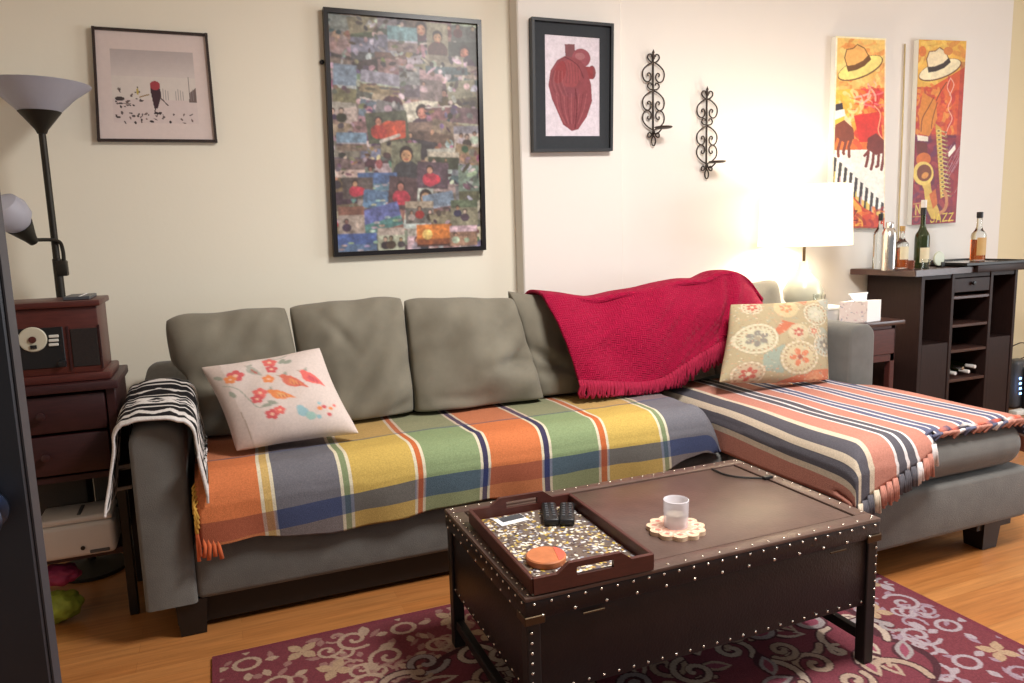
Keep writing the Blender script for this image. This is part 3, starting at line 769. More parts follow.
# ------------------------------------------------------------------ red knitted blanket
def red_blanket():
    top = [(538, 297), (560, 299), (592, 303), (618, 298), (642, 294), (662, 289), (684, 285), (702, 284), (718, 277), (735, 277), (746, 285), (757, 303)]
    bot = [(573, 379), (590, 380), (612, 381), (634, 381), (654, 377), (672, 366), (690, 354), (708, 344), (720, 340), (734, 340), (755, 340)]
    T = [onY(*p, 3.05) for p in top]; B = [onY(*p, 2.905) for p in bot]
    Tc = crom(T, 10); Bc = crom(B, 10)
    def lerp(L, u): 
        f = u * (len(L) - 1); i = min(int(f), len(L) - 2); return L[i].lerp(L[i + 1], f - i)
    def fn(u, v):
        t = lerp(Tc, u); bt = lerp(Bc, u)
        if v < .22:      # behind the cushions
            q = v / .22; P = t + Vector((0, .17 - .05 * q * q * 0, -.16 + .15 * q)); 
            a = q * PI / 2
            P = t + Vector((0, -.042 + .255 * math.cos(a) * max(.02, min(1, (1 - u) / .14)), -.12 * (1 - q) ** 1.8 + .035 * math.sin(q * PI) + .012 * q))
        else:
            q = (v - .22) / .78
            P = t.lerp(bt, q); P.z += .012 * (1 - q); P.y -= .10 * math.sin(min(1, q * 1.6) * PI / 2) * (1 - .75 * q) ; P.y -= .034 - .014 * (1 - q)
            P += Vector((0, -1, .3)) * (.024 * noise.noise(Vector((u * 5, v * 2.2, 3))) + .010 * noise.noise(Vector((u * 13 + v * 6, v * 5, 7))))
            P += Vector((0, -1, .1)) * (.016 * math.exp(-((u - .80 + .05 * q) / .025) ** 2) - .016 * math.exp(-((u - .76 + .05 * q) / .025) ** 2) + .012 * (1 - q) * math.sin(u * 19 + 2 * q)) * (1 if q < .9 else .4)
        P.z = max(P.z, .60)
        return P
    o = obj('knit_blanket', sheet(fn, 110, 60), M_red, None, True, (2.1, 3.0, .9), normals=False)
    thicken(o, .014, 0)
    tag(o, 'crimson knitted blanket with fringe draped over the back cushions', 'blanket')
    rr = random.Random(8)
    for k in range(54):
        u = .005 + k * (.86 / 53); p = fn(u, 1.0); b = NB(); L = .080 + rr.uniform(-.012, .014)
        p.y -= .004
        for q in range(2):
            ox = (q - .5) * .010
            tube(b, [p + Vector((ox, -.004, .008)), p + Vector((ox + rr.uniform(-.004, .004), -.014, -.02)), p + Vector((ox + rr.uniform(-.008, .008), -.010, -.05)), p + Vector((ox * 1.6 + rr.uniform(-.012, .012), -.012, -min(L, p.z - .575)))], [.006, .0075, .006, .005], 6)
        obj('tassel', b, M_redyarn, o, True)
red_blanket()

# ------------------------------------------------------------------ black and white throw on the left arm
def arm_throw():
    prof = [(-.336, .472), (-.325, .56), (-.312, .66)] + arcpts(-.245, .690, .065, PI * .97, PI / 2, 7) + arcpts(-.168, .690, .065, PI / 2, .05, 7) + [(-.092, .60), (-.080, .50), (-.082, .468)]
    f, L = path_sample(prof)
    cv = Canvas(L, .56, 220, 170, (28, 26, 28)); wh, bk = (214, 208, 204), (28, 26, 28); W = L
    def band(y0, y1, c): cv.rect(0, y0, W, y1, c)
    def teeth(y0, y1, n, c, ph=0):
        for k in range(-1, n + 1):
            x = W * (k + ph) / n; cv.poly([(x, y0), (x + W / n, y0), (x + W / n / 2, y1)], c)
    def dia(y, h, n, c, ph=0):
        for k in range(-1, n + 1):
            x = W * (k + .5 + ph) / n; cv.poly([(x - W / n * .42, y), (x, y - h), (x + W / n * .42, y), (x, y + h)], c)
    band(0, .03, wh); band(.05, .125, wh); teeth(.05, .085, 8, bk); teeth(.125, .09, 8, bk, .5); band(.15, .165, wh); band(.20, .275, wh); dia(.238, .034, 9, bk); dia(.238, .012, 9, wh)
    band(.30, .312, wh); band(.345, .42, wh); teeth(.345, .40, 7, bk); teeth(.42, .375, 7, bk, .5); band(.455, .475, wh); band(.51, .56, wh); teeth(.56, .52, 6, bk)
    cv.rect(0, 0, .012, .56, wh); cv.rect(W - .012, 0, W, .56, wh)
    for k in range(7):
        for xx in (.06, W - .05): cv.line([(xx + (.022 if k % 2 else -.018), .04 + .08 * k), (xx + (-.018 if k % 2 else .022), .12 + .08 * k)], .014, wh)
    cols = []
    def fn(u, v):
        x, z = f(u * L); ang = math.sin(u * PI)
        y = 2.505 + v * .455 + .02 * math.sin(u * 7) * (1 - v); z += .085 * (y - 2.535) / .845 * (1 if .2 < u < .85 else .5)
        cols.append(cv.at(u, v))
        w = .006 * noise.noise(Vector((u * 5, v * 7, 2)))
        out = Vector((-1 if u < .4 else (1 if u > .6 else 0), 0, 1 if .3 < u < .7 else 0))
        if u > .75: z = max(z, .475 + .95 * min(v, .115)); y -= .035 * max(0, 1 - v / .1)
        if y > 2.74: x = max(x, -.292)
        return Vector((x, y, z)) + out * (.012 + abs(w)) + Vector((-.06 * (1 - v) * max(0, .3 - u), 0, 0)) + Vector((0, 0, 0))
    o = obj('arm_throw', sheet(fn, 160, 120), M_woven, None, True, (-.2, 2.75, .74), normals=False)
    paint(o, np.array(cols)); thicken(o, .008, 0)
    tag(o, 'black and white geometric woven throw hung over the left sofa armrest', 'throw')
arm_throw()

# ================================================================== TRUNK TABLE
TX0, TX1, TY0, TY1 = .615, 1.735, 1.49, 2.130
RB = .011      # top of the rug
trunk = thing('trunk_table', 'dark brown leather trunk coffee table with nailhead trim on the rug', 'coffee table', (1.175, 1.81, RB))
b = NB(); box(b, TX0 + .012, TX1 - .012, TY0 + .012, TY1 - .012, .195, .400, .004, 2); soft(obj('trunk_body', b, M_leather, trunk))
b = NB(); box(b, TX0, TX1, TY0, TY1, .402, .452, .006, 2)
lid = soft(obj('lid', b, M_leather, trunk))
b = NB()
rw = .048
for d in ((TX0, TX1, TY0, TY0 + rw), (TX0, TX1, TY1 - rw, TY1), (TX0, TX0 + rw, TY0 + rw, TY1 - rw), (TX1 - rw, TX1, TY0 + rw, TY1 - rw)): box(b, *d, .450, .461, .003, 2)
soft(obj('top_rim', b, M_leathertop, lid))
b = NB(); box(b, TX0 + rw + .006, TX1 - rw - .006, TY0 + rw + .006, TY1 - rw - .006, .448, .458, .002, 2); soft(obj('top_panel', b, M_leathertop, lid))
for x in (TX0 + .022, TX1 - .022):
    for y in (TY0 + .022, TY1 - .022):
        b = NB(); box(b, x - .018, x + .018, y - .018, y + .018, RB + .001, .400, .003, 2); obj('leg', b, M_black, trunk)
for x in (TX0 + .022, TX1 - .022):
    b = NB(); box(b, x - .012, x + .012, TY0 + .04, TY1 - .04, .075, .105, .002, 1); obj('stretcher', b, M_black, trunk)
for x0, x1, y0, y1 in ((TX0 - .003, TX0 + .05, TY0 - .003, TY0 + .05), (TX1 - .05, TX1 + .003, TY0 - .003, TY0 + .05)):
    b = NB(); box(b, x0, x1, y0, y1, .392, .414, .002, 1); obj('corner_bracket', b, M_brass, trunk)
for x in (TX0 + .15, TX1 - .19):
    b = NB(); box(b, x, x + .06, TY0 - .002, TY0 + .002, .388, .393, .001, 1); obj('latch_plate', b, M_brass, trunk)
# nails
rows = []
def nrow(p0, p1, n, nrm, big=1.0):
    for k in range(n):
        t = (k + .5) / n; rows.append((Vector(p0).lerp(Vector(p1), t), Vector(nrm), .0042 * big))
nrow((TX0, TY0, .443), (TX1, TY0, .443), 25, (0, -1, 0)); nrow((TX0, TY0, .411), (TX1, TY0, .411), 13, (0, -1, 0), 1.15)
nrow((TX0 + .02, TY0 + .012, .208), (TX1 - .03, TY0 + .012, .208), 25, (0, -1, 0))
nrow((TX0 + .014, TY0, .385), (TX0 + .014, TY0, .18), 8, (0, -1, 0)); nrow((TX1 - .012, TY0 + .003, .385), (TX1 - .012, TY0 + .003, .18), 8, (0, -1, 0))
nrow((TX0, TY0 + .012, .461), (TX1, TY0 + .012, .461), 21, (0, 0, 1))
big = rows[:100]
rest_start = len(rows)
nrow((TX0 + .014, TY0, .461), (TX0 + .014, TY1, .461), 20, (0, 0, 1)); nrow((TX0, TY0, .443), (TX0, TY1, .443), 16, (-1, 0, 0)); nrow((TX0, TY0, .411), (TX0, TY1, .411), 10, (-1, 0, 0))
nrow((TX0, TY1 - .014, .461), (TX1, TY1 - .014, .461), 26, (0, 0, 1)); nrow((TX1 - .014, TY0, .461), (TX1 - .014, TY1, .461), 16, (0, 0, 1))
nrow((TX0 + .012, TY0 + .02, .208), (TX0 + .012, TY1 - .02, .208), 14, (-1, 0, 0))
def dome(bm, p, n, r):
    q = n.to_track_quat('Z', 'Y').to_matrix()
    v0 = len(bm.verts); tmp = NB(); lathe(tmp, [(r, -.001), (r * .8, r * .45), (0, r * .7)], (0, 0, 0), 8)
    bmesh.ops.transform(tmp, matrix=Matrix.Translation(p) @ q.to_4x4(), verts=tmp.verts[:])
    me = bpy.data.meshes.new('t'); tmp.to_mesh(me); tmp.free(); bm.from_mesh(me); bpy.data.meshes.remove(me)
proto = {}
for p, n, r in big:
    b = NB(); dome(b, p, n, r); obj('nail_head', b, M_nail, trunk, True)
b = NB()
for p, n, r in rows[100:]: dome(b, p, n, r)
o = obj('nail_heads', b, M_nail, trunk, True); o['kind'] = 'stuff'
# lifting cord on the top, right back
b = NB(); pa = onZ(712, 469, .462); pb = onZ(768, 478, .462)
mid = onZ(738, 477, .464)
tube(b, crom([pa, pa.lerp(mid, .5) + Vector((-.01, -.01, .0)), mid, mid.lerp(pb, .6) + Vector((0, -.004, 0)), pb], 6), .0035, 6)
box(b, pb.x - .02, pb.x + .016, pb.y - .008, pb.y + .008, .459, .470, .002, 1)
obj('lift_cord', b, M_plastic, trunk)

# ------------------------------------------------------------------ tray and what is in it
zt = .4648
tl_, tr_, br_, bl_ = (onZ(*q, zt + .04) for q in ((470, 510), (571, 493), (651, 554), (533, 578)))
for q in (tl_, tr_, br_, bl_): q.z = zt
tc_ = (tl_ + tr_ + br_ + bl_) / 4
tray = thing('serving_tray', 'dark wooden tray with handle cutouts and a pebble-print floor on the trunk', 'tray', (tc_.x, tc_.y, zt))
hx = ((tr_ - tl_).length + (br_ - bl_).length) / 4; hy = ((tl_ - bl_).length + (tr_ - br_).length) / 4
ax = ((tr_ - tl_) + (br_ - bl_)).normalized(); ay = Vector((-ax.y, ax.x, 0))
MT = Matrix(((ax.x, ay.x, 0, tc_.x), (ax.y, ay.y, 0, tc_.y), (0, 0, 1, zt), (0, 0, 0, 1)))
def tloc(bm): bmesh.ops.transform(bm, matrix=MT, verts=bm.verts[:]); return bm
b = NB(); box(b, -hx, hx, -hy, hy, 0, .008, .001, 1); obj('tray_base', tloc(b), M_tray, tray)
cv = Canvas(1, 1.45, 170, 240, (104, 90, 80)); rr = random.Random(9)
for k in range(1500):
    x, y, a = rr.random(), rr.random() * 1.45, rr.random() * 3.14; s = rr.uniform(.014, .026)
    cv.ell(x, y, s, s * .5, rr.choice([(226, 220, 206), (216, 196, 150), (190, 152, 76), (196, 170, 70), (86, 66, 56), (56, 44, 42), (150, 150, 160), (232, 228, 222), (96, 88, 100), (70, 54, 50), (222, 216, 210)]), rot=a)
o = obj('pebble_floor', tloc(sheet(lambda u, v: Vector((-hx + .012 + (2 * hx - .024) * u, hy - .012 - (2 * hy - .024) * v, .0088)), 169, 239)), M_paper, tray, normals=False); paint(o, cv.flat())
for s in (-1, 1):
    b = NB(); box(b, s * hx - .006, s * hx + .006, -hy, hy, 0, .040, .002, 1); obj('side_panel', tloc(b), M_tray, tray)
for s in (-1, 1):     # end boards with a raised handle and a slot
    b = NB(); y0, y1 = (s * hy - .006, s * hy + .006); h0, h1 = .040, .062
    wv = hx * .62; sl = .050
    outer = [(-hx, 0), (hx, 0), (hx, h0), (wv, h0), (wv - .03, h1), (-wv + .03, h1), (-wv, h0), (-hx, h0)]
    # build as pieces round the slot
    prismY(b, [(-hx, 0), (-sl, 0), (-sl, h1), (-wv + .03, h1), (-wv, h0), (-hx, h0)], y0, y1)
    prismY(b, [(sl, 0), (hx, 0), (hx, h0), (wv, h0), (wv - .03, h1), (sl, h1)], y0, y1)
    prismY(b, [(-sl, 0), (sl, 0), (sl, .028), (-sl, .028)], y0, y1); prismY(b, [(-sl, .048), (sl, .048), (sl, h1), (-sl, h1)], y0, y1)
    bmesh.ops.remove_doubles(b, verts=b.verts[:], dist=1e-5)
    obj('handle_panel', tloc(b), M_tray, tray)
ztr = zt + .0095
def remote(px, py, rot, L, W, label):
    p = onZ(px, py, ztr + .01); p.z = ztr
    d_ = onZ(px - 1, py - 12, ztr) - onZ(px, py + 12, ztr); rot += math.atan2(-d_.x, d_.y)
    t = thing('remote_control', label, 'remote', p, 'remote controls in the tray')
    b = NB(); box(b, -W / 2, W / 2, -L / 2, L / 2, 0, .022, .007, 3)
    mm = Matrix.Translation(p) @ Matrix.Rotation(rot, 4, 'Z'); bmesh.ops.transform(b, matrix=mm, verts=b.verts[:]); soft(obj('remote_body', b, M_plastic, t))
    for r in range(6):
        for c_ in range(2):
            b = NB(); x = (c_ - .5) * W * .42; y = L * (.36 - r * .13)
            box(b, x - .0045, x + .0045, y - .004, y + .004, .021, .0245, .001, 1); bmesh.ops.transform(b, matrix=mm, verts=b.verts[:])
            obj('button', b, M_grey, t)
remote(550, 514, .05, .14, .044, 'black remote control in the tray, the left of the two')
remote(567, 514, -.02, .14, .044, 'black remote control in the tray, right one nearest the trunk middle')
p = onZ(546, 561, ztr); b = NB(); lathe(b, [(.0, 0), (.050, 0), (.052, .005), (.052, .015), (.049, .018), (0, .018)], (p.x, p.y, ztr), 40)
o = soft(obj('round_coaster', b, M_coaster, None, loc=(p.x, p.y, ztr))); tag(o, 'round orange coaster with a coral red side, at the near end of the tray', 'coaster')
b = NB(); prism(b, [(p.x + .049 * math.cos(a_), p.y + .049 * math.sin(a_)) for a_ in np.linspace(-1.25, .75, 20)], ztr + .0178, ztr + .0190); obj('painted_segment', b, M_coral, o)
p = onZ(511, 520, ztr); b = NB(); box(b, p.x - .045, p.x + .045, p.y - .028, p.y + .028, ztr, ztr + .0015)
bmesh.ops.rotate(b, verts=b.verts[:], cent=p, matrix=Matrix.Rotation(.12, 3, 'Z'))
card = obj('printed_card', b, M_tissue, None, loc=(p.x, p.y, ztr)); tag(card, 'white card with dark print lying at the far end of the tray', 'card')
b = NB(); box(b, p.x - .03, p.x + .043, p.y - .008, p.y + .026, ztr + .0012, ztr + .0022)
bmesh.ops.rotate(b, verts=b.verts[:], cent=p, matrix=Matrix.Rotation(.12, 3, 'Z')); obj('dark_print', b, M_grey, card)

# scalloped coaster + candle glass
p = onZ(676, 530, .459); zc = .4585
pts = []
for k in range(120):
    a = 2 * PI * k / 120; r = .072 + .011 * abs(math.sin(a * 5.5)); pts.append((p.x + r * math.cos(a), p.y + r * math.sin(a)))
b = NB(); prism(b, pts, zc, zc + .012); co = obj('scalloped_coaster', b, mat('coaster_glaze', (222, 190, 160), .4, var=.1, nscale=60), None, loc=(p.x, p.y, zc))
tag(co, 'scalloped pink and cream coaster under the candle glass', 'coaster')
cv = Canvas(2, 2, 90, 90, (214, 164, 142))
for k in range(11):
    a = 2 * PI * (k + .5) / 11; cv.ell(1 + .86 * math.cos(a), 1 + .86 * math.sin(a), .2, .2, (236, 214, 188)); cv.ell(1 + .86 * math.cos(a), 1 + .86 * math.sin(a), .12, .12, (196, 120, 104))
for k in range(90):
    a, r = R.random() * 6.3, R.random() * .75; cv.ell(1 + r * math.cos(a), 1 + r * math.sin(a), .05, .04, R.choice([(236, 206, 190), (196, 122, 110), (228, 178, 150)]))
def disc(u, v):
    a, r = u * 2 * PI, v * .070; return Vector((p.x + r * math.cos(a), p.y + r * math.sin(a), zc + .0125))
cols = []
def disc2(u, v): q = disc(u, v); cols.append(cv.at(.5 + .5 * v * math.cos(u * 2 * PI), .5 + .5 * v * math.sin(u * 2 * PI))); return q
o = obj('painted_top', sheet(disc2, 60, 24), M_paper, co, normals=False); paint(o, np.array(cols))
cg = thing('candle_glass', 'clear glass candle holder standing on the scalloped coaster', 'candle holder', (p.x, p.y, zc + .013))
b = NB(); z0 = zc + .013
lathe(b, [(0, 0), (.032, 0), (.034, .004), (.036, .078), (.034, .079), (.031, .075), (.030, .012), (0, .010)], (p.x, p.y, z0), 28, close=False); soft(obj('glass', b, M_cand, cg))
b = NB(); lathe(b, [(0, .0125), (.026, .0125), (.026, .036), (0, .037)], (p.x, p.y, z0), 24); soft(obj('wax', b, M_cream, cg))

# ================================================================== WALL ART
def rect_frame(bm, tl, tr, br, bl, w, y0, y1):
    """four mitred bars on a wall plane; corners are (x,z)"""
    P = [Vector((q[0], 0, q[1])) for q in (tl, tr, br, bl)]; c = sum(P, Vector()) / 4
    inn = []
    for i, q in enumerate(P):
        d1 = (P[(i + 1) % 4] - q).normalized(); d0 = (P[i - 1] - q).normalized()
        inn.append(q + (d0 + d1) * w)
    for i in range(4):
        j = (i + 1) % 4; quad = [P[i], P[j], inn[j], inn[i]]
        a = [bm.verts.new((q.x, y0, q.z)) for q in quad]; e = [bm.verts.new((q.x, y1, q.z)) for q in quad]
        bm.faces.new(a); bm.faces.new(e[::-1])
        for k in range(4): bm.faces.new((a[k], e[k], e[(k + 1) % 4], a[(k + 1) % 4]))
    return inn
def corners(px, Y): return [(onY(*q, Y).x, onY(*q, Y).z) for q in px]
def on(pts, Y): return [Vector((x, Y, z)) for x, z in pts]

# --- small photograph, left
cn = corners([(93, 28), (206, 35), (216, 141), (99, 140)], 3.462)
t = thing('framed_photo', 'small square framed photo of a distant figure, thin dark frame, above the floor lamp', 'picture', (-.15, 3.47, 1.95))
b = NB()
T4 = [Vector((x, 0, z)) for x, z in cn]
def bar(bm, a, c_, w, ext, y0, y1):
    d = (c_ - a).normalized(); n = Vector((-d.z, 0, d.x)) * w / 2; a = a - d * ext; c_ = c_ + d * ext
    q = [a - n, c_ - n, c_ + n, a + n]; A = [bm.verts.new((p.x, y0, p.z)) for p in q]; B_ = [bm.verts.new((p.x, y1, p.z)) for p in q]
    bm.faces.new(A); bm.faces.new(B_[::-1])
    for k in range(4): bm.faces.new((A[k], B_[k], B_[(k + 1) % 4], A[(k + 1) % 4]))
for i in range(4):
    b = NB(); bar(b, T4[i], T4[(i + 1) % 4], .010, .006, 3.455 - (.002 if i % 2 else 0), 3.478); bmesh.ops.recalc_face_normals(b, faces=b.faces[:])
    obj('frame_bar', b, mat('thin_dark_frame', (52, 40, 36), .45), t)
cv = Canvas(1, 1, 190, 190, (222, 206, 200))
cv.rect(.13, .17, .86, .84, (218, 208, 200)); 
for k in range(12): cv.rect(.13, .17 + .02 * k, .86, .19 + .02 * k, (178 + 3 * k, 166 + 3 * k, 166 + 2.6 * k), .8)
cv.rect(.13, .62, .86, .84, (216, 200, 196)); cv.poly([(.8, .55), (.86, .5), (.86, .64), (.79, .64)], (120, 104, 100))
for k in range(16): cv.line([(.5 + .022 * k, .52 + .01 * (k % 3)), (.5 + .022 * k, .62)], .004, (150, 140, 140))
cv.line([(.80, .40), (.80, .6)], .005, (110, 100, 96)); cv.poly([(.46, .47), (.53, .46), (.55, .58), (.51, .70), (.48, .70), (.46, .56)], (72, 52, 58)); cv.ell(.50, .49, .045, .042, (166, 70, 76)); cv.line([(.54, .6), (.60, .67)], .010, (90, 76, 76)); cv.line([(.49, .7), (.48, .75)], .010, (80, 66, 66))
rr = random.Random(21)
for k in range(60):
    x = rr.uniform(.15, .84); y = rr.uniform(.74, .84) if k > 24 else rr.uniform(.5, .7)
    if k <= 24 and x > .42: x = rr.uniform(.15, .40)
    cv.ell(x, y, rr.uniform(.005, .02), rr.uniform(.004, .012), rr.choice([(66, 56, 56), (96, 84, 84), (120, 100, 96)]), rot=rr.random() * 3)
cv.line([(.36, .60), (.44, .575)], .01, (150, 120, 70)); cv.ell(.345, .55, .01, .03, (190, 170, 90)); cv.ell(.19, .62, .04, .02, (74, 66, 66)); cv.line([(.16, .665), (.28, .66)], .006, (66, 60, 60))
picture('print', cv, *on(cn, 3.464), M_paper, t)

# --- photo collage
cn = corners([(323, 7), (481, 20), (486, 250), (334, 257)], 3.445)
t = thing('photo_collage', 'large black framed collage of many overlapping snapshots, above the grey cushions', 'picture', (.9, 3.46, 1.75))
b = NB(); inn = rect_frame(b, *cn, .020, 3.440, 3.478); obj('frame', b, mat('black_frame', (26, 22, 24), .3), t)
cv = Canvas(1, 1.52, 260, 400, (120, 108, 104)); rr = random.Random(33)
pal = [(198, 186, 180), (186, 172, 160), (58, 50, 52), (70, 60, 60), (150, 136, 130), (120, 110, 108), (96, 86, 86), (170, 152, 140), (134, 122, 130), (84, 78, 84), (176, 164, 158), (142, 116, 98), (110, 118, 130), (128, 100, 90)]
def snap(x, y, w, h, a, kind, rr=rr):
    c_, s_ = math.cos(a), math.sin(a); P = lambda u, v: (x + (u - .5) * w * c_ - (v - .5) * h * s_, y + (u - .5) * w * s_ + (v - .5) * h * c_)
    q = lambda u0, v0, u1, v1, col, al=1: cv.poly([P(u0, v0), P(u1, v0), P(u1, v1), P(u0, v1)], col, al)
    J = lambda col, d=16: tuple(max(0, min(255, k + rr.randint(-d, d))) for k in col)
    def head(u, v, r, skin=(196, 142, 116), hair=(46, 34, 34), top=None):
        m = min(w, h); px, py = P(u, v); cv.ell(px, py + r * m * 2.4, r * m * 1.9, r * m * 1.7, top or J(rr.choice(pal))); r *= .8; cv.ell(px, py - r * m * .2, r * m * 1.2, r * m * 1.35, hair); cv.ell(px, py + r * m * .15, r * m * .85, r * m, J(skin, 10))
    if kind == 'sky':
        q(0, 0, 1, 1, J((134, 150, 176))); q(0, .55, 1, 1, J((136, 120, 104))); q(0, .55, 1, .62, J((170, 176, 184)))
        for k in range(5): px, py = P(rr.random(), .6 + .3 * rr.random()); cv.ell(px, py, w * .12, h * .06, J((96, 84, 76)))
    elif kind == 'sea':
        q(0, 0, 1, 1, J((84, 118, 158))); q(0, .6, 1, 1, J((92, 136, 150))); [cv.ell(*P(rr.random(), rr.uniform(.5, .95)), w * .08, h * .05, J((180, 184, 176), 24)) for k in range(7)]
    elif kind == 'sunset':
        q(0, 0, 1, 1, (214, 128, 58)); q(0, .65, 1, 1, (150, 84, 48)); px, py = P(.3, .45); cv.ell(px, py, .035, .035, (246, 206, 120)); q(0, .9, 1, 1, (80, 46, 36))
    elif kind == 'people':
        q(0, 0, 1, 1, J(rr.choice(pal))); q(0, .0, 1, .3, J(rr.choice(pal)))
        for k in range(rr.choice((1, 2, 2, 3))): head(.25 + .3 * k + rr.uniform(-.08, .08), rr.uniform(.3, .55), rr.uniform(.07, .12), skin=rr.choice([(172, 134, 116), (150, 114, 98), (186, 150, 132)]), top=J(rr.choice([(150, 40, 50), (60, 60, 76), (40, 36, 40), (176, 170, 170), (90, 60, 60)])))
    elif kind == 'face':
        q(0, 0, 1, 1, J(rr.choice(pal))); head(.5, .42, .25, top=J((60, 50, 60)))
        px, py = P(.42, .42); cv.ell(px, py, .006, .004, (50, 36, 34)); px, py = P(.58, .42); cv.ell(px, py, .006, .004, (50, 36, 34)); cv.line([P(.42, .56), P(.58, .56)], .006, (170, 76, 76))
    elif kind == 'red':
        q(0, 0, 1, 1, J((96, 84, 80))); cv.poly([P(.2, .5), P(.5, .3), P(.95, .35), P(.9, .9), P(.4, .95)], J((186, 62, 48))); head(.3, .3, .14, top=(176, 60, 50)); cv.line([P(.3, .95), P(.75, .8)], .02, (206, 196, 186))
    elif kind == 'pink':
        q(0, 0, 1, 1, J((88, 74, 76))); px, py = P(.5, .65); cv.ell(px, py, w * .25, h * .2, (196, 58, 76)); head(.4, .3, .15, top=(186, 60, 80))
    elif kind == 'bw':
        q(0, 0, 1, 1, J((128, 126, 126))); q(0, .6, 1, 1, J((86, 84, 86)))
        for k in range(16): cv.ell(*P(rr.random(), rr.random()), w * rr.uniform(.03, .13), h * rr.uniform(.04, .16), J(rr.choice([(60, 56, 58), (90, 84, 84), (176, 170, 168), (204, 198, 194)])), rot=rr.random() * 3)
    else:
        q(0, 0, 1, 1, J(rr.choice(pal))); q(0, rr.uniform(.5, .7), 1, 1, J(rr.choice(pal)))
        for k in range(14): px, py = P(rr.random(), rr.random()); cv.ell(px, py, w * rr.uniform(.03, .13), h * rr.uniform(.04, .16), J(rr.choice(pal), 26), rot=rr.random() * 3)
        if rr.random() < .3: cv.line([P(0, 0), P(1, 0), P(1, 1)], .008, (214, 206, 200))
kinds = ['bw', 'misc', 'people', 'misc', 'bw', 'people', 'misc', 'face', 'misc']
for j in range(11):
    for i in range(6):
        snap(.09 + i * .165 + rr.uniform(-.03, .03), .07 + j * .138 + rr.uniform(-.02, .02), rr.uniform(.19, .25), rr.uniform(.14, .2), rr.uniform(-.2, .2), rr.choice(kinds))
for s_ in ((.48, .13, .2, .16, .02, 'sky'), (.72, .12, .15, .22, .0, 'face'), (.09, .43, .15, .24, .05, 'sky'), (.34, .42, .3, .14, .1, 'sky'), (.62, .42, .25, .2, .05, 'people'), (.78, .28, .3, .12, 0, 'bw'), (.52, .40, .14, .2, 0, 'bw'), (.36, .70, .28, .2, -.1, 'red'),
           (.12, .80, .2, .12, 0, 'sky'), (.1, .97, .2, .12, 0, 'misc'), (.48, .90, .2, .2, .05, 'face'), (.74, .92, .22, .12, .03, 'people'), (.28, 1.06, .26, .12, 0, 'sea'), (.15, 1.1, .2, .14, 0, 'pink'), (.30, 1.18, .24, .12, .1, 'sea'), (.45, 1.14, .2, .22, .1, 'pink'), (.66, 1.02, .22, .18, .05, 'pink'), (.92, 1.1, .15, .3, 0, 'bw'),
           (.30, 1.30, .26, .16, -.25, 'sea'), (.70, 1.22, .22, .16, -.15, 'sky'), (.56, 1.27, .2, .15, .0, 'people'), (.74, 1.34, .2, .14, -.2, 'bw'), (.88, 1.28, .2, .18, 0, 'people'), (.1, 1.32, .17, .2, 0, 'people'), (.13, 1.46, .26, .12, 0, 'sea'), (.36, 1.45, .18, .16, 0, 'people'), (.66, 1.43, .25, .15, 0, 'sunset'), (.87, 1.44, .2, .14, 0, 'people')): snap(*s_)
cv.mottle(.38, (30, 60, 120), 6).blur(2).fade((146, 136, 132), .16); picture('collage_print', cv, *on([(q.x, q.z) for q in inn], 3.456), M_paper, t)  # fade mixes a grey haze of glass reflections into the print
b = NB(); lathe(b, [(0, -.012), (.010, -.010), (.010, 0), (0, 0)], (onY(322, 62, 3.47).x, 3.478, onY(322, 62, 3.47).z), 12, 'Y'); obj('hanging_clip', b, M_plastic, t)

# --- anatomical heart
cn = corners([(531, 17), (613, 24), (612, 151), (533, 152)], 3.355)
t = thing('heart_picture', 'black framed print of an anatomical heart on white, on the pier', 'picture', (1.75, 3.37, 2.0))
b = NB(); rect_frame(b, *cn, .014, 3.345, 3.383); obj('frame', b, mat('charcoal_frame', (44, 46, 50), .45), t)
mi = corners([(534, 20), (610, 27), (609, 148), (536, 149)], 3.36); iw = corners([(545, 34), (600, 38), (600, 136), (546, 136)], 3.36)
b = NB()
o4 = on(mi, 3.362); i4 = on(iw, 3.362)
A = [b.verts.new(q) for q in o4]; B_ = [b.verts.new(q) for q in i4]; D = [b.verts.new(q + Vector((0, .004, 0))) for q in i4]
for k in range(4):
    j = (k + 1) % 4; b.faces.new((A[k], A[j], B_[j], B_[k])); b.faces.new((B_[k], B_[j], D[j], D[k]))
obj('mat_board', b, mat('dark_mat_board', (50, 53, 57), .9, var=.05, nscale=60), t)
cv = Canvas(1, 1.72, 170, 290, (214, 204, 212))
hr = (134, 66, 72); hd = (102, 46, 54); hl = (164, 96, 98)
cv.poly([(.36, .14), (.54, .13), (.55, .36), (.37, .36)], (120, 72, 76)); cv.ell(.66, .36, .17, .16, (144, 76, 84)); cv.ell(.64, .33, .09, .06, (160, 102, 106)); cv.ell(.86, .60, .07, .12, (126, 66, 70)); cv.poly([(.7, .5), (.88, .5), (.88, .72), (.72, .72)], (138, 58, 62))
cv.poly([(.36, .34), (.22, .42), (.10, .60), (.06, .85), (.12, 1.08), (.22, 1.30), (.32, 1.52), (.48, 1.63), (.60, 1.60), (.76, 1.38), (.86, 1.10), (.84, .80), (.76, .56), (.66, .42), (.52, .36)], hr)
cv.ell(.45, .64, .20, .24, (146, 70, 74)); cv.ell(.27, .62, .10, .2, (140, 54, 58), rot=.3); cv.poly([(.34, .86), (.6, .88), (.62, 1.0), (.45, 1.06), (.30, .98)], (130, 66, 74))
for k in range(9): cv.curve([(.20 + k * .07, .98), (.24 + k * .058, 1.25), (.36 + k * .03, 1.50)], .014, hd if k % 2 else hl, .7)
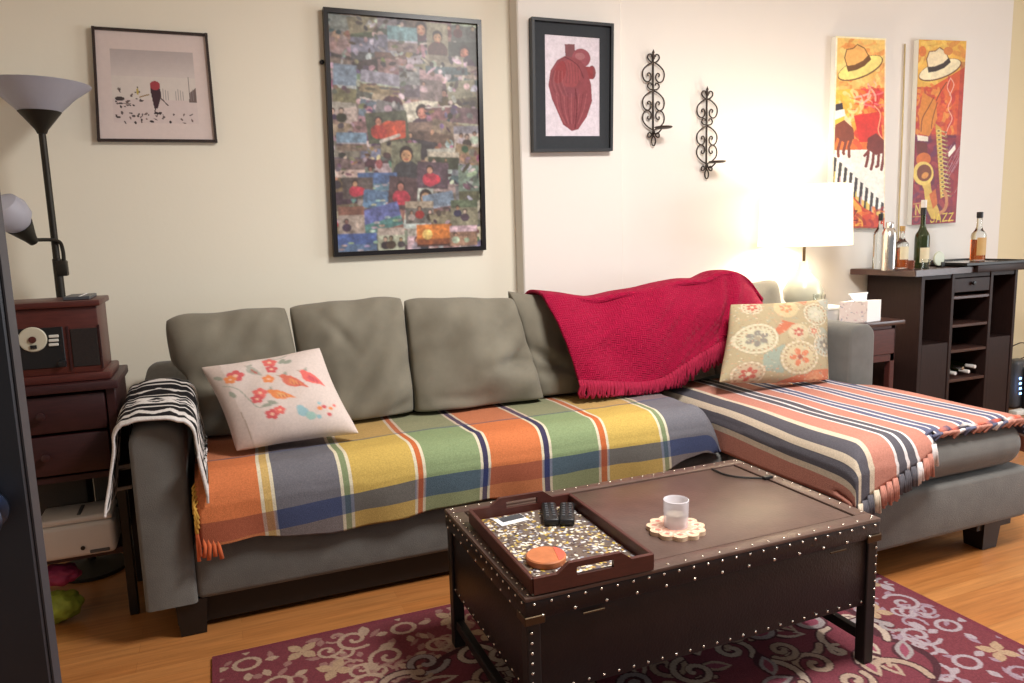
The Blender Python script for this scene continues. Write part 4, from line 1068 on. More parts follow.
for k in range(6): cv.curve([(.16 + .03 * k, .6), (.12 + .04 * k, .8), (.2 + .04 * k, 1.02)], .012, hl if k % 2 else hd, .6)
for k in range(5): cv.curve([(.36 + .06 * k, .45), (.40 + .05 * k, .62), (.38 + .06 * k, .8)], .012, hd, .6)
cv.curve([(.55, .9), (.58, 1.2), (.54, 1.58)], .02, (100, 40, 46)); cv.curve([(.36, .36), (.5, .42), (.62, .52), (.7, .7)], .02, hd)
cv.mottle(.09, (20, 60), 5).blur(); picture('heart_print', cv, *on(iw, 3.3655), M_paper, t)

# --- sconces
def sconce(cx, ztop, zbot, label, y=3.385):
    sc = (ztop - zbot) / 447.0; Z = lambda v: ztop - (v - 40) * sc
    t = thing('wall_sconce', label, 'candle sconce', (cx, 3.39, zbot), 'iron scroll sconces')
    r = .0037
    def half(pts, bm):
        for s in (-1, 1): tube(bm, crom([(cx + s * x * sc * 1.14, y, Z(v)) for x, v in pts], 5), r, 6)
    spade = [(0, 100), (25, 112), (48, 135), (53, 160), (45, 183), (28, 191), (14, 180), (12, 162), (20, 150), (29, 155), (26, 165)]
    b = NB(); half(spade, b); half([(x, v + 130) for x, v in spade], b); half([(x, 643 - (v + 130)) for x, v in spade], b)
    half([(2, 226), (18, 223), (28, 211), (22, 197), (11, 197), (10, 206)], b)
    half([(2, 102), (15, 97), (28, 82), (25, 67), (12, 65), (9, 76)], b); half([(2, 414), (12, 440), (25, 446), (28, 433), (20, 424), (12, 430)], b)
    tube(b, [(cx + 11 * sc * math.cos(k * PI / 8), y, Z(464 + 22 * math.sin(k * PI / 8))) for k in range(17)], r, 6)
    obj('scrollwork', b, M_iron, t, True)
    b = NB(); tube(b, [(cx, y + .004, Z(60)), (cx, y + .004, Z(442))], .005, 8); obj('spine', b, M_iron, t, True)
    b = NB(); lathe(b, [(0, Z(92)), (.008, Z(84)), (.010, Z(74)), (.004, Z(62)), (.007, Z(56)), (0, Z(40))], (cx, y, 0), 10); obj('finial', b, M_iron, t, True)
    b = NB(); lathe(b, [(0, -.004), (.040, -.003), (.047, .003), (.045, .005), (.038, 0), (0, 0)], (cx + .004, y - .085, Z(412)), 28); pl = soft(obj('candle_plate', b, M_iron, t))
    b = NB(); tube(b, crom([(cx, y, Z(425)), (cx, y - .03, Z(434)), (cx, y - .06, Z(424)), (cx, y - .075, Z(415))], 5), .004, 6); obj('bracket', b, M_iron, pl, True)
p0, p1 = onY(654, 49, 3.385), onY(653, 146, 3.385); sconce((p0.x + p1.x) / 2, p0.z, p1.z, 'black iron scroll candle sconce, the higher one nearest the heart print')
p0, p1 = onY(707, 86, 3.385), onY(707, 179, 3.385); sconce((p0.x + p1.x) / 2, p0.z, p1.z, 'black iron scroll candle sconce, the lower one nearest the table lamp')

# --- jazz paintings
def canvas_box(t, cn, y0, y1, side):
    b = NB(); P = [Vector((x, 0, z)) for x, z in cn]
    A = [b.verts.new((q.x, y0, q.z)) for q in P]; E_ = [b.verts.new((q.x, y1, q.z)) for q in P]
    b.faces.new(A); b.faces.new(E_[::-1])
    for k in range(4): b.faces.new((A[k], E_[k], E_[(k + 1) % 4], A[(k + 1) % 4]))
    obj('stretched_canvas', b, side, t)
def hat(cv, cx, cy, s, crown, brim, band, rot=-.35):
    c_, q_ = math.cos(rot), math.sin(rot); P = lambda x, y: (cx + s * (x * c_ - y * q_), cy + s * (x * q_ + y * c_))
    cv.ell(*P(0, .10), .52 * s, .19 * s, (110, 62, 36), rot=rot); cv.ell(*P(0, .09), .50 * s, .17 * s, brim, rot=rot)
    cv.poly([P(-.27, .04), P(-.25, -.22), P(-.14, -.36), P(.0, -.33), (P(.12, -.37)), P(.24, -.24), P(.27, .0), P(.1, .08), P(-.1, .09)], (120, 70, 40)); cv.poly([P(-.25, .03), P(-.23, -.21), P(-.13, -.34), P(.0, -.31), P(.11, -.35), P(.22, -.23), P(.25, .0), P(.1, .07), P(-.1, .08)], crown)
    cv.poly([P(-.28, .07), P(-.27, -.05), P(-.1, -.01), P(.1, -.02), P(.27, -.09), P(.28, .02), P(.1, .09), P(-.1, .10)], band)
def splash(cv, rr, n, x0, y0, x1, y1, cols, w=.05):
    for k in range(n):
        x, y = rr.uniform(x0, x1), rr.uniform(y0, y1); a = rr.uniform(0, 6.3); L = rr.uniform(.08, .25)
        cv.curve([(x, y), (x + L * .5 * math.cos(a) + .03, y + L * .5 * math.sin(a)), (x + L * math.cos(a), y + L * math.sin(a))], w * rr.uniform(.4, 1.2), rr.choice(cols), .75)
cn = corners([(836, 36), (886, 38.5), (884.5, 229), (830, 227)], 3.365)
t = thing('canvas_picture', 'tall orange canvas painting of a hatted pianist with keyboard, left of the two canvases', 'painting', (3.62, 3.38, 1.8), 'jazz musician paintings')
canvas_box(t, cn, 3.366, 3.398, M_white)
cv = Canvas(1, 3.6, 150, 520, (238, 196, 110)); rr = random.Random(41)
splash(cv, rr, 60, 0, 0, 1, 1.0, [(244, 214, 130), (236, 180, 90), (240, 170, 96), (226, 140, 70)], .09)
cv.poly([(.0, 1.0), (1, .9), (1, 2.2), (0, 2.2)], (226, 116, 48)); cv.poly([(0, 1.0), (.35, .95), (.4, 1.5), (.15, 1.7), (0, 1.6)], (238, 196, 70))
splash(cv, rr, 70, .3, 1.0, 1, 2.0, [(216, 60, 40), (206, 44, 40), (230, 110, 44), (240, 160, 70), (222, 84, 60)], .09); splash(cv, rr, 30, 0, 1.0, .5, 1.7, [(244, 200, 80), (238, 170, 60), (244, 220, 150)], .08)
cv.poly([(.38, 1.45), (.9, 1.35), (.95, 1.9), (.5, 1.95)], (210, 50, 38)); cv.poly([(.2, 1.4), (.34, 1.6), (.36, 1.9), (.22, 1.8)], (244, 206, 160))
splash(cv, rr, 24, .5, .85, 1, 1.3, [(240, 120, 120), (250, 190, 170), (226, 60, 70)], .03)
hat(cv, .46, .48, .92, (240, 180, 100), (246, 226, 130), (110, 70, 30), -.42)
cv.curve([(.78, 1.25), (.9, 1.4), (.86, 1.7), (.93, 1.85)], .02, (244, 170, 130))
cv.poly([(0, 2.12), (1, 2.06), (1, 3.3), (0, 2.7)], (250, 244, 232))
def hand(x, y, s, col, fl=1):
    cv.poly([(x - .14 * s, y - .10 * s), (x + .02 * s, y - .2 * s), (x + .2 * s, y - .05 * s), (x + .22 * s, y + .15 * s), (x + .02 * s, y + .22 * s), (x - .16 * s, y + .1 * s)], col)
    for k in range(4): cv.line([(x - .12 * s + k * .1 * s, y + .12 * s), (x - .16 * s + k * .1 * s - .02 * fl * s, y + .30 * s + .06 * s * (k % 3)), (x - .17 * s + k * .1 * s, y + .44 * s + .05 * s * (k % 2))], .055 * s, col)
cv.poly([(0, 1.38), (.2, 1.34), (.22, 1.46), (.02, 1.55)], (244, 240, 230)); cv.poly([(.02, 1.26), (.16, 1.22), (.18, 1.34), (.03, 1.38)], (60, 50, 54))
hand(.18, 1.74, 1.0, (130, 62, 40)); hand(.80, 1.96, 1.0, (120, 46, 36), -1); cv.line([(.6, 2.2), (.68, 2.1)], .05, (130, 50, 40))
for k in range(10):
    x = .03 + k * .1; y = 2.24 + k * .092
    cv.poly([(x, y), (x + .055, y + .03), (x + .0, y + .80), (x - .055, y + .77)], (66, 58, 56)); cv.line([(x - .075, y + .2), (x - .1, y + .8)], .022, (206, 184, 80) if k % 2 else (196, 150, 150))
cv.poly([(0, 2.96), (.2, 3.1), (.42, 3.0), (.6, 3.2), (.8, 3.3), (1, 3.42), (1, 3.6), (0, 3.6)], (206, 70, 40)); cv.poly([(.36, 2.98), (.56, 3.2), (.6, 3.6), (.44, 3.6), (.46, 3.3)], (238, 170, 70)); splash(cv, rr, 20, .1, 3.25, .95, 3.55, [(186, 44, 36), (226, 110, 50), (160, 36, 40)], .06)
for x in (.14, .36): cv.line([(x, 3.28), (x + .12, 3.26), (x - .01, 3.46), (x + .13, 3.45)], .024, (110, 30, 30))
cv.line([(0, 3.585), (1, 3.585)], .03, (150, 50, 46))
cv.rect(0, 0, .03, 3.6, (248, 236, 210)); cv.rect(0, 0, 1, .03, (248, 236, 190)); cv.rect(.975, 0, 1, 2.9, (248, 232, 200))
cv.mottle(.10, (8, 24), 7).blur(); picture('painted_surface', cv, *on(cn, 3.3645), M_canvas, t)
cn = corners([(919, 39.5), (966.5, 41), (955.5, 222.5), (911.5, 225)], 3.365)
t = thing('canvas_picture', 'tall red canvas painting of a hatted saxophone player, right of the two canvases', 'painting', (4.3, 3.38, 1.8), 'jazz musician paintings')
canvas_box(t, cn, 3.366, 3.398, M_white)
cv = Canvas(1, 3.6, 150, 520, (190, 84, 58)); rr = random.Random(42)
cv.rect(0, 0, 1, .9, (226, 176, 80)); splash(cv, rr, 40, 0, 0, 1, .8, [(238, 200, 100), (214, 140, 70), (226, 170, 80)], .1)
cv.poly([(.3, .9), (1, .5), (1, 1.9), (.5, 1.9)], (214, 92, 52)); splash(cv, rr, 70, 0, .9, 1, 1.9, [(222, 110, 56), (200, 70, 50), (226, 150, 70), (190, 60, 60)], .09)
cv.rect(0, 1.85, 1, 3.6, (136, 46, 62)); splash(cv, rr, 110, 0, 1.8, 1, 3.6, [(120, 40, 66), (150, 56, 70), (96, 40, 66), (170, 70, 70), (110, 50, 84)], .09)
cv.rect(.9, .4, 1, 3.5, (160, 60, 60), .6)
hat(cv, .44, .48, .90, (236, 218, 180), (240, 226, 186), (60, 48, 44), -.33); cv.ell(.62, .20, .10, .08, (206, 130, 70)); cv.ell(.08, .22, .08, .1, (214, 120, 60))
cv.poly([(.12, 1.0), (.4, 1.15), (.46, 1.5), (.3, 1.85), (.1, 1.8), (.06, 1.4)], (214, 134, 56)); cv.curve([(.36, 1.1), (.25, 1.3), (.14, 1.5), (.12, 1.75)], .02, (130, 70, 40)); cv.curve([(.62, .8), (.5, .98), (.42, 1.15)], .02, (120, 66, 40)); cv.curve([(.44, 1.2), (.36, 1.5), (.34, 1.7)], .02, (140, 76, 40))
cv.poly([(.04, 1.82), (.28, 1.86), (.28, 1.95), (.06, 1.93)], (240, 230, 210)); cv.poly([(.02, 1.95), (.26, 1.98), (.3, 2.3), (.1, 2.4)], (110, 46, 40)); cv.ell(.2, 2.3, .16, .13, (206, 110, 50)); cv.poly([(.72, 2.2), (.88, 2.02), (.9, 2.12), (.76, 2.27)], (240, 228, 216))
for k in range(14):
    x, y = rr.uniform(.6, .95), rr.uniform(2.1, 3.0); cv.line([(x, y), (x + .2, y - .35)], .010, (196, 150, 160), .7)
cv.curve([(.7, .72), (.64, .9), (.74, 1.1), (.68, 1.3), (.78, 1.5), (.7, 1.7), (.66, 1.85)], .018, (240, 180, 160)); cv.curve([(.7, .72), (.78, .85), (.7, 1.05)], .016, (240, 190, 170))
cv.poly([(.42, 1.6), (.56, 1.7), (.70, 3.05), (.62, 3.1), (.5, 2.2)], (206, 160, 70))
for k in range(16):
    y = 1.75 + k * .085; x = .50 + k * .012; cv.ell(x, y, .06, .035, (220, 196, 110)); cv.ell(x, y, .03, .018, (110, 84, 60)); cv.line([(x + .06, y), (x + .16, y + .03)], .022, (206, 190, 130)); cv.ell(x + .16, y + .03, .03, .02, (150, 110, 80))
cv.poly([(.08, 2.60), (.34, 2.55), (.40, 2.9), (.62, 3.38), (.66, 3.52), (.44, 3.5), (.30, 3.25), (.24, 2.9)], (214, 178, 90)); cv.ell(.21, 2.58, .22, .24, (226, 196, 104), rot=-.5); cv.ell(.23, 2.57, .16, .17, (120, 64, 40), rot=-.5); cv.ell(.25, 2.62, .08, .06, (206, 140, 70), rot=-.5)
cv.poly([(.36, 3.0), (.5, 2.9), (.56, 3.2), (.46, 3.3)], (206, 110, 56)); cv.curve([(.62, 3.4), (.74, 3.3), (.76, 3.1), (.7, 2.95)], .07, (190, 130, 90))
for k, x in enumerate((.08, .2)): cv.line([(x, 3.4), (x, 3.2), (x + .09, 3.38), (x + .09, 3.2)], .02, (214, 190, 100))
cv.line([(.02, 3.18), (.3, 3.16)], .014, (200, 160, 90)); cv.line([(.02, 3.44), (.3, 3.43)], .014, (200, 160, 90))
X = .42     # JAZZ in yellow strokes
cv.line([(X + .08, 3.40), (X + .08, 3.55), (X + .02, 3.57), (X, 3.53)], .02, (232, 204, 90)); cv.line([(X + .13, 3.57), (X + .18, 3.40), (X + .23, 3.57)], .02, (232, 204, 90)); cv.line([(X + .15, 3.52), (X + .21, 3.52)], .016, (232, 204, 90))
for x in (X + .27, X + .41): cv.line([(x, 3.41), (x + .1, 3.40), (x, 3.56), (x + .11, 3.55)], .02, (232, 204, 90))
cv.mottle(.10, (8, 24), 7).blur(); picture('painted_surface', cv, *on(cn, 3.3645), M_canvas, t)
# thin tan line on the wall between the canvases
p0, p1 = onY(905, 44, 3.392), onY(899, 212, 3.392)
b = NB(); tube(b, [p0, p0.lerp(p1, .5) + Vector((.004, 0, 0)), p1, Vector((p1.x + .01, 3.392, 1.0))], .005, 6)
o = obj('tan_wall_line', b, M_tanline, None, True, loc=p1); tag(o, 'thin tan line running down the wall between the two tall canvases', 'string')

# ================================================================== FLOOR LAMP
LX_, LY_ = -.545, 3.30
fl = thing('floor_lamp', 'dark bronze torchiere floor lamp with a side reading arm, behind the radio', 'floor lamp', (LX_, LY_, 0))
b = NB(); lathe(b, [(0, 0.001), (.13, 0.001), (.13, .015), (.05, .03), (.016, .045), (0, .045)], (LX_, LY_, 0), 32); soft(obj('base', b, M_lampmetal, fl))
ztop = onY(39, 131, LY_).z; zs = onY(40, 112, LY_).z
b = NB(); lathe(b, [(.016, .04), (.016, 1.26), (.0125, 1.262), (.0125, ztop + .01)], (LX_, LY_, 0), 16); soft(obj('pole', b, M_lampmetal, fl))
b = NB(); lathe(b, [(0, ztop - .01), (.016, ztop - .01), (.022, ztop + .005), (.072, zs), (.068, zs), (0, ztop + .02)], (LX_, LY_, 0), 32); soft(obj('shade_holder', b, M_lampmetal, fl))
b = NB(); zt2 = onY(86, 87, LY_).z
lathe(b, [(.070, zs + .001), (.125, zs + .055), (.178, zt2 - .003), (.180, zt2), (.176, zt2), (.120, zs + .056), (.05, zs + .008)], (LX_, LY_, 0), 40, close=False); soft(obj('bowl_shade', b, M_frost, fl))
b = NB(); pj = onY(57, 250, LY_); pc = onY(32, 240, LY_ - .1)
ra = soft(obj('reading_arm', tube(b, crom([(LX_ + .022, LY_, pj.z - .06), (LX_ + .024, LY_ - .005, pj.z + .0), (LX_ + .012, LY_ - .02, pj.z + .035), (LX_ - .05, LY_ - .06, pj.z + .04), tuple(pc)], 6), .007, 8), M_lampmetal, fl))
b = NB(); box(b, LX_ - .006, LX_ + .034, LY_ - .02, LY_ + .02, pj.z - .10, pj.z - .04, .006, 2); soft(obj('collar', b, M_lampmetal, fl))
dirv = (onY(20, 226, LY_ - .14) - pc).normalized(); qm = dirv.to_track_quat('Z', 'Y').to_matrix().to_4x4()
b = NB(); lathe(b, [(0, -.015), (.016, -.012), (.022, .01), (.046, .072), (.042, .072), (0, .02)], (0, 0, 0), 24); bmesh.ops.transform(b, matrix=Matrix.Translation(pc) @ qm, verts=b.verts[:]); soft(obj('reading_holder', b, M_lampmetal, ra))
b = NB(); lathe(b, [(.040, .070), (.062, .10), (.066, .14), (.052, .175), (.02, .192), (0, .195)], (0, 0, 0), 28, close=False); bmesh.ops.transform(b, matrix=Matrix.Translation(pc) @ qm, verts=b.verts[:]); soft(obj('reading_shade', b, M_frost, ra))

# ================================================================== LEFT CHEST, RADIO, PRINTER
CX0, CX1, CY0, CY1, CZ = -1.02, -.335, 2.80, 3.13, .855
ch = thing('storage_chest', 'dark cherry chest of drawers with an open lower shelf, beside the left armrest', 'chest', (-.66, 2.96, 0))
b = NB(); box(b, CX0 - .02, CX1 + .012, CY0 - .02, CY1, CZ - .03, CZ, .005, 2); soft(obj('top', b, M_dcherry, ch))
for x in (CX0, CX1 - .03):
    b = NB(); box(b, x, x + .03, CY0, CY1 - .01, .50, CZ - .03, .003, 1); obj('side_panel', b, M_dcherry, ch)
    for y in (CY0, CY1 - .045):
        b = NB(); box(b, x, x + .03, y, y + .035, .001, .50, .003, 1); obj('leg', b, M_black, ch)  # legs coloured black to sink into the shade below the chest
b = NB(); box(b, CX0 + .03, CX1 - .03, CY1 - .03, CY1 - .012, .50, CZ - .03); obj('back_panel', b, M_dcherry, ch)
for z in (.235, .515):
    b = NB(); box(b, CX0 + .03, CX1 - .03, CY0 + .01, CY1 - .03, z, z + .022, .002, 1); obj('shelf', b, M_dcherry, ch)
for z0, z1 in ((.545, .68), (.69, .815)):
    b = NB(); box(b, CX0 + .034, CX1 - .034, CY0 - .004, CY1 - .05, z0, z1, .006, 2); d = soft(obj('drawer', b, M_dcherry, ch))
    b = NB(); lathe(b, [(0, -.024), (.013, -.020), (.013, -.012), (.006, -.006), (.008, 0)], ((CX0 + CX1) / 2 + .12, CY0 - .004, (z0 + z1) / 2), 16, 'Y'); soft(obj('knob', b, M_dcherry, d))
for k, (x0, x1) in enumerate(((-.655, -.475), (-.455, -.372))):
    b = NB(); box(b, x0, x1, CY0 + .15, CY1 - .04, .258, .50, .012, 2)
    o = soft(obj('storage_bin', b, M_bin, None, loc=((x0 + x1) / 2, 2.95, .258)))
    tag(o, ['grey fabric bin on the chest shelf, left of the dark gap above the white printer', 'narrow grey bin on the chest shelf, nearest the sofa arm'][k], 'bin', 'bins on the lower shelf')
# white printer on the lower shelf
PA, PB_ = onY(38, 556, 2.77), onY(126, 548, 2.77); zb = .258; PB_.x -= .028
t = thing('printer', 'white printer with a rounded corner on the lower shelf of the chest', 'printer', ((PA.x + PB_.x) / 2, 2.86, zb))
b = NB(); box(b, PA.x, PB_.x, 2.765, 2.935, zb, .375, .018, 4); soft(obj('printer_body', b, M_printer, t))
b = NB(); box(b, PA.x + .004, PB_.x - .004, 2.775, 2.935, .375, .397, .008, 3); soft(obj('lid', b, M_printer, t))
v = onY(82, 520, 2.85); b = NB(); box(b, v.x - .006, v.x + .006, 2.80, 2.90, .396, .400, .001, 1); obj('slot', b, M_grey, t)
v = onY(83, 548, 2.765); b = NB(); lathe(b, [(0, -.003), (.007, -.003), (.007, .002), (0, .002)], (v.x, 2.765, v.z), 14, 'Y'); obj('power_button', b, M_plastic, t)
b = NB(); box(b, PB_.x - .08, PB_.x - .02, 2.762, 2.768, zb + .010, zb + .022, .002, 1); obj('badge', b, M_grey, t)
# crumpled bags
def lump(c, r, seed, sq=(1, 1, 1)):
    b = NB(); bmesh.ops.create_icosphere(b, subdivisions=4, radius=1)
    for v in b.verts:
        d = v.co.normalized(); k = 1 + .22 * noise.noise(d * 2.3 + Vector((seed, 0, 0))) + .14 * noise.noise(d * 6 + Vector((0, seed, 0)))
        v.co = Vector((c[0] + d.x * r * k * sq[0], c[1] + d.y * r * k * sq[1], c[2] + d.z * r * k * sq[2]))
    mz = min(v.co.z for v in b.verts)
    for v in b.verts: v.co.z = max(v.co.z - mz + c[2] - r * sq[2], c[2] - r * sq[2] + 0.0)
    return b
p = onY(58, 592, 2.85)
o = obj('crumpled_bag', lump((p.x, 2.86, .054), .060, 3, (1.1, .9, .87)), M_lime, None, True, loc=(p.x, 2.86, 0.002)); tag(o, 'crumpled lime green bag on the floor below the white printer', 'bag')
o = obj('crumpled_bag', lump((p.x + .005, 2.86, .170), .050, 5, (1.3, .9, .72)), M_pink, None, True, loc=(p.x, 2.86, .134)); tag(o, 'crumpled magenta bag lying on top of the lime green bag', 'bag')

# radio
RY = 2.815; q = lambda x, y: onY(x, y, RY)
rd = thing('tabletop_radio', 'old fashioned cherry wood tabletop radio with round dial, on the chest', 'radio', (-.55, 2.9, CZ))
x1 = q(100, 340).x; x0 = -.80; zb, ztp = CZ + .001, q(60, 304).z
b = NB(); box(b, x0 - .02, x1 + .022, RY - .012, RY + .25, zb, zb + .028, .006, 2); soft(obj('base_molding', b, M_cherry, rd))
b = NB(); box(b, x0, x1, RY, RY + .235, zb + .028, ztp - .012, .004, 2); soft(obj('radio_body', b, M_cherry, rd))
b = NB(); box(b, x0 - .012, x1 + .012, RY - .012, RY + .245, ztp - .012, ztp + .008, .004, 2); soft(obj('lid', b, M_cherry, rd))
z0, z1 = q(88, 366).z, q(88, 328).z
b = NB(); box(b, q(72, 350).x, q(99, 350).x, RY - .003, RY + .004, z0, z1, .002, 1); obj('speaker_grille', b, M_grille, rd)
b = NB(); box(b, q(72, 350).x - .009, q(72, 350).x - .004, RY - .004, RY + .004, z0 - .01, z1 + .01); obj('grille_trim', b, M_dcherry, rd); b = NB(); box(b, q(99, 350).x + .004, q(99, 350).x + .009, RY - .004, RY + .004, z0 - .01, z1 + .01); obj('grille_trim', b, M_dcherry, rd)
b = NB(); box(b, q(2, 350).x - .08, q(65, 350).x, RY - .003, RY + .004, q(40, 369).z, q(40, 328).z, .002, 1); obj('dial_panel', b, M_plastic, rd)
d0 = q(33, 339.5); b = NB(); lathe(b, [(0, -.006), (.038, -.006), (.041, -.003), (.041, 0), (0, 0)], (d0.x, RY - .002, d0.z), 36, 'Y'); dl = soft(obj('dial', b, M_dial, rd))
b = NB(); lathe(b, [(0, -.013), (.011, -.012), (.011, -.008)], (d0.x, RY - .001, d0.z), 16, 'Y'); obj('dial_pointer', b, M_cherry, dl)
b = NB(); box(b, d0.x - .008, d0.x + .010, RY - .0125, RY - .009, d0.z - .030, d0.z - .018); obj('dial_window', b, M_plastic, dl)
for px in (53, 13):
    for k in range(3):
        pz = q(px + 1, 336 + k * 4.2); b = NB(); box(b, pz.x - .014, pz.x + .014, RY - .009, RY - .002, pz.z - .0045, pz.z + .0045, .0015, 1); obj('button', b, M_silver, rd)
pk = q(63, 363); b = NB(); lathe(b, [(0, -.022), (.011, -.020), (.012, -.002), (0, 0)], (pk.x, RY, pk.z), 16, 'Y'); soft(obj('tuning_knob', b, M_plastic, rd))
pa = onZ(80, 299, ztp + .009); b = NB(); box(b, pa.x - .045, pa.x + .035, RY + .03, RY + .20, ztp + .0085, ztp + .020, .002, 1)
o = obj('slim_case', b, M_grey, None, loc=(pa.x, RY + .1, ztp + .0085)); tag(o, 'slim grey case with a white stripe lying on top of the radio', 'case')
b = NB(); box(b, pa.x + .002, pa.x + .008, RY + .03, RY + .20, ztp + .0198, ztp + .0208); obj('stripe', b, M_tissue, o)

# ================================================================== END TABLE + LAMP
EX0, EX1, EY0, EY1, EZ = 2.985, 3.47, 2.88, 3.36, .785
et = thing('end_table', 'dark wooden end table between the right armrest and the bar cabinet', 'end table', (3.3, 3.1, 0))
b = NB(); box(b, EX0, EX1, EY0, EY1, EZ - .025, EZ, .004, 2); soft(obj('top', b, M_espresso2, et))
b = NB(); box(b, EX0 + .03, EX1 - .04, EY0 + .03, EY1 - .02, .56, EZ - .025); obj('apron', b, M_cherry, et)
b = NB(); box(b, EX0 + .04, EX1 - .05, EY0 + .022, EY0 + .032, .60, EZ - .045, .003, 1); d = obj('drawer', b, M_cherry, et)
b = NB(); lathe(b, [(0, -.02), (.011, -.017), (.011, -.01), (.005, 0)], ((EX0 + EX1) / 2, EY0 + .022, .68), 14, 'Y'); obj('knob', b, M_brass, d)
b = NB(); box(b, EX0 + .04, EX1 - .05, EY0 + .04, EY1 - .03, .16, .18); obj('shelf', b, M_cherry, et)
for x in (EX0 + .03, EX1 - .07):
    for y in (EY0 + .03, EY1 - .06):
        b = NB(); box(b, x, x + .035, y, y + .035, .001, EZ - .025, .003, 1); obj('leg', b, M_cherry, et)
# white box under the lamp
t = thing('white_box', 'flat white lidded box under the table lamp', 'box', (3.05, 3.1, EZ))
bx1 = onY(843, 300, 3.0).x
b = NB(); box(b, 2.995, bx1, 2.98, 3.32, EZ + .001, EZ + .072, .003, 1); obj('box_body', b, mat('grey_white_card', (196, 192, 188), .7), t)
b = NB(); box(b, 2.992, bx1 + .004, 2.975, 3.325, EZ + .0725, EZ + .088, .003, 1); obj('lid', b, M_white, t)
zl = EZ + .089
LPX, LPY = onY(816, 215, 3.14).x, 3.14
LPX = min(LPX, bx1 - .145)
tl = thing('table_lamp', 'lit table lamp with white drum shade and glass base beside the sofa', 'table lamp', (LPX, LPY, zl))
zs0, zs1 = onY(818, 245, LPY).z, onY(818, 186, LPY).z
b = NB(); lathe(b, [(0, zl), (.075, zl), (.10, zl + .03), (.105, zl + .08), (.075, zl + .14), (.035, zl + .19), (.024, zl + .24), (0, zl + .24)], (LPX, LPY, 0), 36); soft(obj('glass_base', b, mat('pale_green_glass', (206, 206, 190), .2, trans=.35, var=0), tl))
b = NB(); lathe(b, [(.008, zl + .24), (.008, zs0 + .10), (.014, zs0 + .10), (.014, zs0 + .15), (0, zs0 + .15)], (LPX, LPY, 0), 14); obj('stem', b, M_brass, tl)
rs = .24
b = NB(); lathe(b, [(rs, zs0), (rs - .012, zs1)], (LPX, LPY, 0), 48, close=False); sh = obj('drum_shade', b, M_shade, tl, True); thicken(sh, .003)
b = NB()
for k in range(3): a = k * 2 * PI / 3; tube(b, [(LPX, LPY, zs1 - .02), (LPX + (rs - .014) * math.cos(a), LPY + (rs - .014) * math.sin(a), zs1 - .01)], .003, 6)
obj('shade_spider', b, M_brass, tl)
# glass tumbler
p = Vector((onY(819, 300, 3.0).x, 3.0, zl)); b = NB(); lathe(b, [(0, 0), (.026, 0), (.032, .07), (.030, .07), (.024, .006), (0, .006)], p, 24, close=False)
o = soft(obj('glass_tumbler', b, M_glass, None, loc=p)); tag(o, 'small clear glass tumbler at the foot of the lit lamp', 'glass')
# tissue box
A0 = onZ(867, 315, EZ + .002); t = thing('tissue_box', 'white floral tissue box at the front of the end table', 'tissue box', (A0.x, A0.y, EZ))
dL = Vector((-.16, .06, 0)).normalized(); dR = Vector((.17, .03, 0)).normalized()
A0 = Vector((onY(867, 315, 2.90).x, 2.90, 0)); wl, wr_ = .15, .125; hb = .115
base = [A0, A0 + dR * wr_, A0 + dR * wr_ + dL * wl, A0 + dL * wl]
b = NB(); prism(b, [(v.x, v.y) for v in base], EZ + .001, EZ + hb); obj('carton', b, M_tissue, t)
cv = Canvas(1, 1, 50, 50, (222, 206, 196))
for k in range(40): cv.ell(R.random(), R.random(), R.uniform(.02, .08), R.uniform(.01, .03), R.choice([(176, 160, 156), (206, 170, 170), (160, 160, 170), (232, 222, 214)]), rot=R.random() * 3)
nL = Vector((-dL.y, dL.x, 0)); nL = nL if nL.y < 0 else -nL
f0 = A0 + nL * .001; f1 = A0 + dL * wl + nL * .001
picture('floral_side', cv, f1 + Vector((0, 0, EZ + hb)), f0 + Vector((0, 0, EZ + hb)), f0 + Vector((0, 0, EZ + .002)), f1 + Vector((0, 0, EZ + .002)), M_paper, t)
cm = (base[0] + base[2]) / 2
def tis(u, v):
    a = (u - .5) * .12; h = .012 + .032 * v * (1 - .3 * abs(u - .5)); return Vector((cm.x, cm.y, EZ + hb)) + dR * a * (1 + .3 * v) + dL * (.02 * math.sin(u * 9) + .03 * (v - .5) * math.cos(u * 5)) + Vector((0, 0, h * v * 1.0 + .001))
o = obj('tissue', sheet(tis, 24, 8), M_tissue, t, True); thicken(o, .002)

# ================================================================== BAR CABINET
BX0, BX1, BY0, BY1 = 3.725, 4.54, 3.00, 3.375
BZ = 1.005
bar_ = thing('bar_cabinet', 'espresso wood bar cabinet with open niches and a fold-out top', 'bar cabinet', (4.13, 3.19, 0))
zb = .075
q = lambda x, y: onY(x, y, BY0)
V1, V2 = q(951, 330).x, q(989, 330).x
for x0, x1 in ((BX0, BX0 + .028), (V1 - .012, V1 + .012), (V2 - .012, V2 + .012), (BX1 - .024, BX1)):
    b = NB(); box(b, x0, x1, BY0, BY1, zb, BZ, .002, 1); obj('upright_panel', b, M_espresso, bar_)
b = NB(); box(b, BX0 + .02, BX1 - .02, BY1 - .015, BY1 - .003, zb, BZ); obj('back_panel', b, M_espresso, bar_)
b = NB(); box(b, BX0 + .02, BX1 - .02, BY0 + .01, BY1 - .015, zb, zb + .03); obj('bottom_panel', b, M_espresso, bar_)
b = NB(); box(b, BX0 + .02, BX1 - .02, BY0 + .006, BY1 - .015, BZ - .025, BZ - .001); obj('top_rail', b, M_espresso, bar_)
zd = q(935, 344).z
